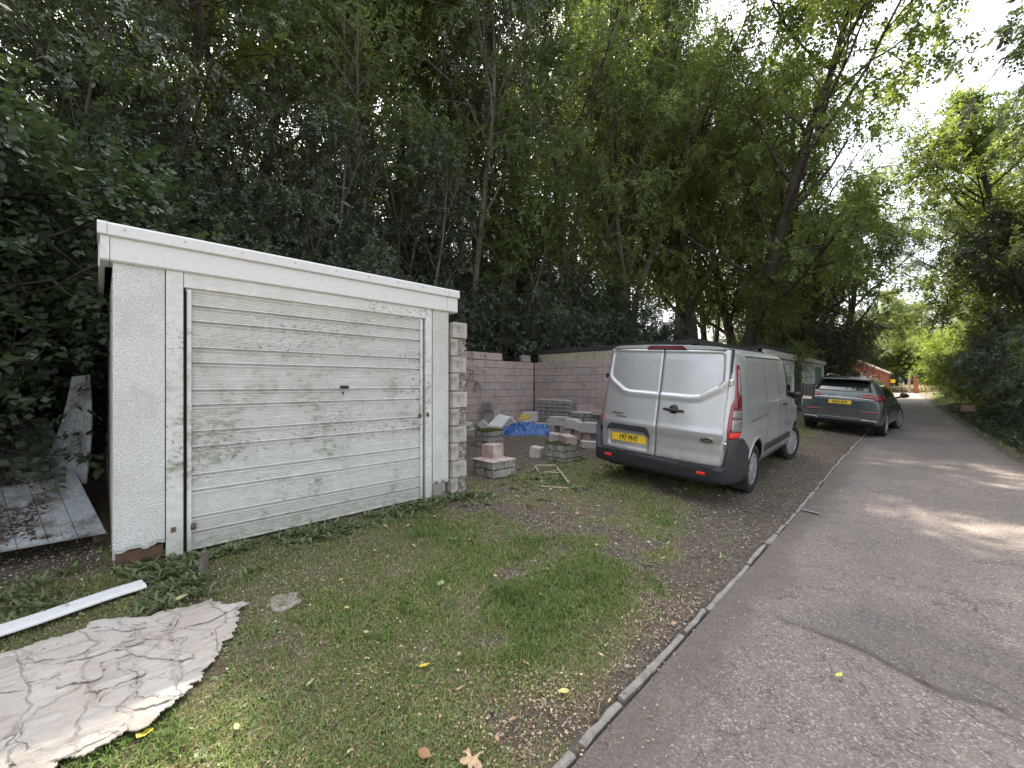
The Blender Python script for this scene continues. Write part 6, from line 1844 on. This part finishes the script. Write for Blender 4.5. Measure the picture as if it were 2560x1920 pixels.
# end caps as quad strips
for b0 in (0, (len(S_) - 1) * NR):
    for j in range(11):
        q = (b0 + j, b0 + j + 1, b0 + NR - 2 - j, b0 + NR - 1 - j)
        if q[1] == q[2]: q = (q[0], q[1], q[3])
        fs.append(q if b0 else tuple(reversed(q)))
cm = MB().add(vs, fs).mesh('cage')
co = bpy.data.objects.new('cage', cm); COL.objects.link(co)
md = co.modifiers.new('s', 'SUBSURF'); md.levels = 3; md.render_levels = 3
dg = bpy.context.evaluated_depsgraph_get()
bm2 = bpy.data.meshes.new_from_object(co.evaluated_get(dg)); bpy.data.objects.remove(co)
bm2.materials.clear(); bm2.materials.append(M['carpaint']); bm2.materials.append(M['black'])
cb = bvh_of(bm2)
cut = [cyl_mesh(s * .62, s * 1.2, wy, .38, .415, [M['carpaint'], M['black']]) for wy in (0, 2.82) for s in (-1, 1)]
cbody = boolean_cut(bm2, cut, None)
if len(cbody.polygons) < 500: print('BOOLEAN FAILED car'); cbody = bm2
shade(cbody)
b_ = bmesh.new(); b_.from_mesh(cbody)
for e in b_.edges:
    if len(e.link_faces) == 2 and e.calc_face_angle(0) > R(40): e.smooth = False
b_.to_mesh(cbody); b_.free()
mesh_obj('body', cbody, None, CAR)
def CP(name, mat, axis, A, B, nu=4, nl=None, out=.006, dep=.02, par=CAR):
    return skin(cb, axis, A, B, nu, nl, out, dep).build(name, mat, par, True)
CP('rear_window', M['glass'], '-Y', [(-.66, 1.235), (-.35, 1.225), (0, 1.22), (.35, 1.225), (.66, 1.235)], [(-.55, 1.50), (-.3, 1.525), (0, 1.53), (.3, 1.525), (.55, 1.50)], 8, None, .005)
# spoiler lip
m = MB(); vs = []; 
for k in range(13):
    x = -.60 + 1.2 * k / 12; c_ = 1 - (abs(x) / .62) ** 3
    vs += [(x, -.32, 1.60 + .02 * c_), (x, -.60 - .05 * c_, 1.565 + .025 * c_), (x, -.60 - .05 * c_, 1.545 + .022 * c_), (x, -.34, 1.55)]
m.add(vs, [(i * 4 + j, i * 4 + (j + 1) % 4, (i + 1) * 4 + (j + 1) % 4, (i + 1) * 4 + j) for i in range(12) for j in range(4)] + [(0, 1, 2, 3), (51, 50, 49, 48)]).build('roof_spoiler', M['carpaint'], CAR, True)
for s in (-1, 1):
    lp = empty('tail_lamp'); lp.parent = CAR
    CP('lens', M['red_lens'], '-Y', [(s * .37, 1.065), (s * .6, 1.045), (s * .80, 1.0), (s * .91, .985)], [(s * .40, 1.10), (s * .55, 1.16), (s * .80, 1.19), (s * .89, 1.20)], 3, None, .010, .02, lp)
    CP('dark_lens', M['dark_red'], '-Y', [(s * .48, 1.075), (s * .74, 1.045)], [(s * .48, 1.11), (s * .74, 1.135)], 2, 8, .014, .02, lp)
    CP('lamp_wrap', M['red_lens'], '+X' if s > 0 else '-X', [(-.86, 1.02), (-.60, 1.05)], [(-.82, 1.15), (-.62, 1.13)], 3, 8, .010, .02, lp)
    CP('reflector', M['red_lens'], '-Y', [(s * .40, .675), (s * .84, .655)], [(s * .40, .70), (s * .86, .70)], 2, 8, .008)
    CP('exhaust_trim', M['metal_grey'], '-Y', [(s * .48, .405), (s * .84, .40)], [(s * .52, .47), (s * .82, .47)], 2, 8, .012)
    CP('exhaust_insert', M['black'], '-Y', [(s * .52, .415), (s * .80, .412)], [(s * .55, .455), (s * .785, .455)], 2, 8, .018)
    axx = '+X' if s > 0 else '-X'
    CP('side_window', M['glass'], axx, [(-.38, 1.12), (0, 1.08), (.95, 1.08), (1.95, 1.08)], [(-.22, 1.36), (.0, 1.44), (.95, 1.48), (1.52, 1.40)], 5, None, .004)
    CP('window_frame', M['chrome'], axx, [(-.42, 1.10), (0, 1.058), (.95, 1.056), (2.0, 1.056)], [(-.40, 1.118), (0, 1.074), (.95, 1.072), (1.98, 1.072)], 1, None, .006)
    CP('pillar', M['black'], axx, [(.86, 1.07), (.94, 1.07)], [(.86, 1.5), (.94, 1.5)], 1, 8, .007)
    CP('shut_line', M['dark_gap'], axx, [(.90, .34), (.90, 1.05)], [(.908, .34), (.908, 1.05)], 1, 16, .002)
    CP('shut_line', M['dark_gap'], axx, [(1.98, .34), (1.98, 1.05)], [(1.988, .34), (1.988, 1.05)], 1, 16, .002)
    for yy_ in (.35, 1.35): MB().tube([(s * .925, yy_, .90), (s * .955, yy_ - .05, .90), (s * .955, yy_ - .17, .90), (s * .925, yy_ - .22, .90)], .012, 8).build('door_handle', M['carpaint'], CAR, True)
    MB().tube([(s * .50, -.1, 1.665), (s * .53, .1, 1.70), (s * .545, .8, 1.71), (s * .52, 1.5, 1.675), (s * .50, 1.6, 1.64)], .016, 8).build('roof_rail', M['chrome'], CAR, True)
    mi = empty('mirror', (s * .92, 1.95, 1.08)); mi.parent = CAR
    MB().tube([(-s * .02, 0, -.02), (s * .10, -.02, .02)], [.03, .03], 8).build('arm', M['black'], mi, True)
    m = MB(); m.tube([(s * .07, -.02, .06), (s * .12, -.02, .065), (s * .2, -.01, .06), (s * .27, .01, .045)], [.06, .085, .075, .03], 12); m.build('shell', M['black'], mi, True)
    wheel(CAR, s * .83, 0, .365, .235, s, 5, 0, 'car'); wheel(CAR, s * .83, 2.82, .365, .235, s, 5, R(-10), 'car')
    CP('arch_trim', M['carpaint'], axx, [(.0 + .455 * math.cos(R(a)), .38 + .455 * math.sin(R(a))) for a in range(8, 174, 10)], [(.0 + .415 * math.cos(R(a)), .38 + .415 * math.sin(R(a))) for a in range(8, 174, 10)], 2, None, .010, .02)
    CP('headlamp', M['clear_lens'], '+Y', [(s * .45, .72), (s * .68, .74)], [(s * .45, .80), (s * .68, .82)], 2, 4, .006)
CP('chrome_strip', M['chrome'], '-Y', [(-.80, 1.018), (-.4, 1.045), (.4, 1.045), (.80, 1.018)], [(-.80, 1.03), (-.4, 1.060), (.4, 1.060), (.80, 1.03)], 1, None, .016)
CP('tailgate_line', M['dark_gap'], '-Y', [(-.66, .78), (.66, .78)], [(-.66, .788), (.66, .788)], 1, 14, .003)
CP('valance', M['black'], '-Y', [(-.80, .34), (-.46, .30), (.46, .30), (.80, .34)], [(-.80, .39), (-.46, .465), (.46, .465), (.80, .39)], 3, None, .010)
CP('valance_trim', M['metal_grey'], '-Y', [(-.86, .40), (-.5, .485), (.5, .485), (.86, .40)], [(-.86, .412), (-.5, .497), (.5, .497), (.86, .412)], 1, None, .012)
CP('windscreen', M['glass'], '+Y', [(-.62, 1.10), (.62, 1.10)], [(-.50, 1.50), (.50, 1.50)], 8, 10, .004)
def cy(x, z): h = cast(cb, '-Y', x, z)[0]; return h.y
plate(CAR, 'WJ24 BZK', (0, cy(0, .93) - .016, .925), (R(-4), 0, 0))
for i in range(4):
    m = MB(); n = 20; vs = []; 
    x = -.072 + i * .048; z0 = 1.125; y_ = cy(0, z0) - .012
    for k in range(n):
        a = 2 * math.pi * k / n
        for j in range(5):
            b = 2 * math.pi * j / 5
            vs.append((x + (.030 + .0042 * math.cos(b)) * math.cos(a), y_ + .0042 * math.sin(b) - .18 * 0, z0 + (.030 + .0042 * math.cos(b)) * math.sin(a)))
    m.add(vs, [(k * 5 + j, k * 5 + (j + 1) % 5, ((k + 1) % n) * 5 + (j + 1) % 5, ((k + 1) % n) * 5 + j) for k in range(n) for j in range(5)]).build('badge_ring', M['chrome'], CAR, True)
def ctext(txt, size, x, z, sx=1.0):
    me = text_mesh(txt, size, .001, sx, .0006)
    mesh_obj('lettering', me, M['chrome'], CAR, (x, cy(x, z) - .008, z), (R(90), 0, 0))
ctext('Q5', .06, -.64, .90); ctext('quattro', .045, .56, .90)
m = MB(); m.box((0, 1.4, .30), (1.5, 4.0, .10)); m.build('underbody', M['black'], CAR)
MB().tube([(0, -.05, 1.66), (0, -.14, 1.72), (0, -.19, 1.69)], [.02, .012, .004], 6).build('aerial', M['carpaint'], CAR, True)

# ------------------------------------------------------------------ row of further garages
M['panel_beige'] = (lambda t: t.bsdf(t.mix(t.ramp(t.noise(2.2, 5, .7), [(.45, 0.), (.65, 1.)]), (.42, .36, .25), (.27, .25, .21)), .9, 0, .2, t.bump(t.noise(60, 5, .7), .4, .008)))(NT('beige concrete panel'))
M['pebble'] = (lambda t: t.bsdf(t.ramp(t.voro(70), [(.1, (.30, .28, .25)), (.5, (.16, .155, .14))]), .95, 0, .15, t.bump(t.voro(70), .7, .02)))(NT('grey pebble render'))
M['far_white'] = plain('far white door paint', (.66, .68, .68), .5, wear=.12, scale=8)
M['far_green'] = plain('far green door paint', (.06, .17, .13), .5, wear=.2, scale=8)
M['fascia_dull'] = plain('dull pinkish fascia', (.50, .45, .41), .6, wear=.25, scale=4)
def fgar(y0, y1, doors, zt, label, fasc, wallm, rof='roof_felt', fh=.22, side_panels=0):
    z0 = zgf(-4.2, (y0 + y1) / 2)
    root = empty('garage', (-4.12, (y0 + y1) / 2, z0), label=label, cat='garage')
    def b(name, xa, xb, ya, yb, za, zb, mat, par=root, bev=.004):
        m = MB(); m.box((0, 0, 0), (xb - xa, yb - ya, zb - za), bev=bev); o = m.build(name, mat, par); o.location = ((xa + xb) / 2 + 4.12, (ya + yb) / 2 - (y0 + y1) / 2, (za + zb) / 2); return o
    H = zt - z0
    b('side_wall', -9.3, -4.25, y0, y0 + .1, -.1, H - .1, wallm); b('side_wall', -9.3, -4.25, y1 - .1, y1, -.1, H - .1, wallm)
    if side_panels:
        for i in range(side_panels):
            xa = -9.3 + 5.05 * i / side_panels
            b('concrete_panel', xa + .01, xa + 5.05 / side_panels - .01, y0 - .03, y0 - .002, 0, H - .12, wallm)
    b('back_wall', -9.4, -9.302, y0, y1, -.1, H - .1, wallm)
    b('roof', -9.5, -4.02, y0 - .06, y1 + .06, H - .1, H + .02, M[rof])
    b('fascia', -4.10, -4.0, y0 - .04, y1 + .04, H - fh - .04, H - .105, fasc)
    p = y0
    for (da, db, dm) in doors:
        b('front_post', -4.22, -4.10, p + .001, da - .001, -.1, H - fh - .045, M['far_white'] if da - p < .35 else wallm)
        D = empty('door'); D.parent = root
        dh = min(2.05, H - fh - .12); n_ = 11
        for i in range(n_):
            m = MB(); m.box((0, 0, 0), (.03, db - da - .02, dh / n_ - .014), bev=.005)
            o = m.build('slat', dm, D); o.location = (-4.16 + 4.12, (da + db) / 2 - (y0 + y1) / 2, (i + .5) * dh / n_)
        b('door_back', -4.20, -4.178, da, db, 0, dh, M['dark_gap'])
        b('lintel', -4.21, -4.11, da, db, dh + .002, H - fh - .045, M['far_white'])
        MB().tube([(.0, -.05, 0), (.03, 0, 0), (.0, .05, 0)], .012, 6).build('handle', M['black'], D, loc=(-4.14 + 4.12, (da + db) / 2 - (y0 + y1) / 2, 1.15))
        p = db
    b('front_post', -4.22, -4.10, p + .001, y1, -.1, H - fh - .045, M['far_white'] if y1 - p < .35 else wallm)
    return root
fgar(10.6, 13.3, [(10.85, 13.05, M['far_white'])], 2.44, 'beige concrete panel garage with dark flat roof beyond the right block wall', M['roof_felt'], M['panel_beige'], side_panels=4)
fgar(13.45, 16.2, [(13.7, 15.95, M['far_white'])], 2.42, 'low garage with dark roof hidden behind the silver van', M['roof_felt'], M['panel_beige'])
fgar(16.4, 21.3, [(16.6, 18.7, M['far_white']), (19.05, 21.15, M['far_white'])], 2.66, 'double garage with white doors seen between van and mirror', M['fascia_dull'], M['panel_beige'], fh=.30)
fgar(23.3, 28.4, [(23.45, 25.55, M['far_white']), (25.9, 28.1, M['far_green'])], 2.66, 'furthest double garage with one white and one green door and grey pebbled side', M['fascia_dull'], M['pebble'], fh=.26)
# rubble in the gap
for i in range(7):
    o = blk(rnd.uniform(.2, .5), .2, .12, M['concrete'], None, (rnd.uniform(-4.6, -3.9), 21.6 + i * .23, zgf(-4.2, 22) + .05 + rnd.uniform(0, .08)), (rnd.uniform(-.3, .3), rnd.uniform(-.3, .3), rnd.uniform(0, 3)), 'rubble_block')
    tag(o, 'broken grey rubble in the gap between the two far double garages', 'rubble', 'rubble between the far garages')

# ------------------------------------------------------------------ far end of the lane
M['brick'] = (lambda t: t.bsdf(t.mix(t.ramp(t.noise(8, 4, .7), [(.3, 0.), (.7, 1.)]), (.30, .10, .07), (.44, .17, .12)), .9, 0, .2))(NT('red brick'))
M['tile'] = plain('brown roof tile', (.30, .17, .11), .9, wear=.2, scale=5)
M['white_wood'] = plain('white board', (.7, .66, .6), .6)
gz_ = zgf(-3, 67)
PR = empty('brick_pier', (-1.05, 66.8, zgf(-1.3, 66.8)), label='red brick gate pier at the right end of the railings', cat='pier')
for i in range(13):
    for j in range(2):
        for k in range(2):
            m = (.44, .215, .14) if i % 2 else (.215, .44, .14)
            blk(m[0], m[1], m[2], M['brick'], PR, ((0, (k - .5) * .226, i * .15 + .07) if i % 2 else ((k - .5) * .226, 0, i * .15 + .07)), name='brick') if j == 0 else None
MB().box((0, 0, 1.99), (.56, .56, .08), bev=.01).build('cap_stone', M['concrete'], PR)
PO = empty('post', (-1.5, 66.4, zgf(-1.5, 66.4)), label='thin tall grey post in front of the brick gate pier', cat='post')
MB().tube([(0, 0, -.1), (0, 0, 2.7)], .05, 8).build('pole', M['concrete'], PO); MB().box((-.1, 0, 1.0), (.16, .1, 2.0), bev=.01).build('timber_post', M['wood_pale'], PO)
GT = empty('railing_gate', (-2.4, 67, gz_), label='closed dark metal railing gate across the far end of the lane', cat='gate')
for z_ in (.25, 1.75): MB().box((0, 0, z_), (2.2, .04, .05)).build('rail', M['plastic'], GT)
for i in range(17):
    MB().box((-1.06 + i * .1325, 0, .98), (.025, .025, 1.75)).build('bar', M['plastic'], GT)
MB().box((-.6, -.04, 1.4), (.42, .01, .42)).build('warning_sign', M['plate_yellow'], GT)
BB = empty('brick_building', (-6.8, 71.2, zgf(-6, 68)), label='small red brick building with a pitched brown roof left of the far gate', cat='building')
m = MB(); m.prism([(-3.2, 0), (3.2, 0), (3.2, 2.2), (0, 4.0), (-3.2, 2.2)], -3, 3); m.build('wall', M['brick'], BB)
for s in (-1, 1):
    m = MB(); m.add([(0, -3.25, 4.08), (s * 3.5, -3.25, 2.1), (s * 3.5, 3.25, 2.1), (0, 3.25, 4.08), (0, -3.25, 4.2), (s * 3.55, -3.25, 2.2), (s * 3.55, 3.25, 2.2), (0, 3.25, 4.2)], [(0, 1, 2, 3), (7, 6, 5, 4), (0, 4, 5, 1), (1, 5, 6, 2), (2, 6, 7, 3), (3, 7, 4, 0)]); m.build('roof', M['tile'], BB)
    m = MB(); m.add([(0, -3.30, 3.98), (s * 3.5, -3.30, 2.0), (s * 3.5, -3.26, 2.0), (0, -3.26, 3.98), (0, -3.30, 4.2), (s * 3.55, -3.30, 2.2), (s * 3.55, -3.26, 2.2), (0, -3.26, 4.2)], [(0, 1, 2, 3), (7, 6, 5, 4), (0, 4, 5, 1), (1, 5, 6, 2), (2, 6, 7, 3), (3, 7, 4, 0)]); m.build('barge_board', M['white_wood'], BB)
MB().box((.2, -3.03, 1.2), (2.4, .06, 2.0)).build('garage_door', plain('pale pink door', (.62, .42, .38), .7), BB)
# signboard on the right verge: crop position (1690,640) of the right-hand view
SG = empty('sign_board', (.98, 21.8, zgf(.98, 21.8)), (0, 0, R(8)), 'small weathered brown sign board on a post on the right verge', 'sign')
MB().box((0, 0, .22), (.04, .04, .80)).build('post', M['timber_brown'], SG)
MB().box((0, -.035, .58), (.38, .02, .24), bev=.004).build('board', plain('faded reddish board', (.22, .12, .08), .8, wear=.3), SG)
for i in range(3): MB().box((0, -.047, .65 - i * .065), (.30 - .04 * i, .003, .022)).build('faded_band', M['wood_pale'], SG)
m = MB(); m.box((0, 0, 0), (.20, .03, .02), bev=.006); r = random.Random(3); m.v = [(x, y + r.uniform(-.01, .01), z + r.uniform(-.006, .006)) for x, y, z in m.v]
tag(m.build('concrete_chip', M['concrete'], None, loc=(-1.0, 6.05, zgf(-1.0, 6.05) + .018), rot=(0, 0, -.35)), 'whitish broken strip lying on the tarmac beside the concrete edging', 'broken strip')
# straw coloured bank and white barrier seen through the gate
MB().tube([(-3.6, 74, zgf(-3, 74) + .5), (-.6, 75.5, zgf(-1, 75) + .9)], .06, 6)
n = 9000; X = rng.uniform(-7, 2, n); Y = rng.uniform(69, 80, n)
V, F = blades(X, Y, .5 + .5 * np.exp(-((X + 1.5) / 2) ** 2), .05, 1.0)
me = quads_mesh('dry_grass', V, F, False, np.tile(rng.uniform(.8, 1, n), 3))
tag(mesh_obj('dry_grass', me, M['grass']), 'tall dry orange grass beyond the far gate', 'dry grass', kind='stuff')
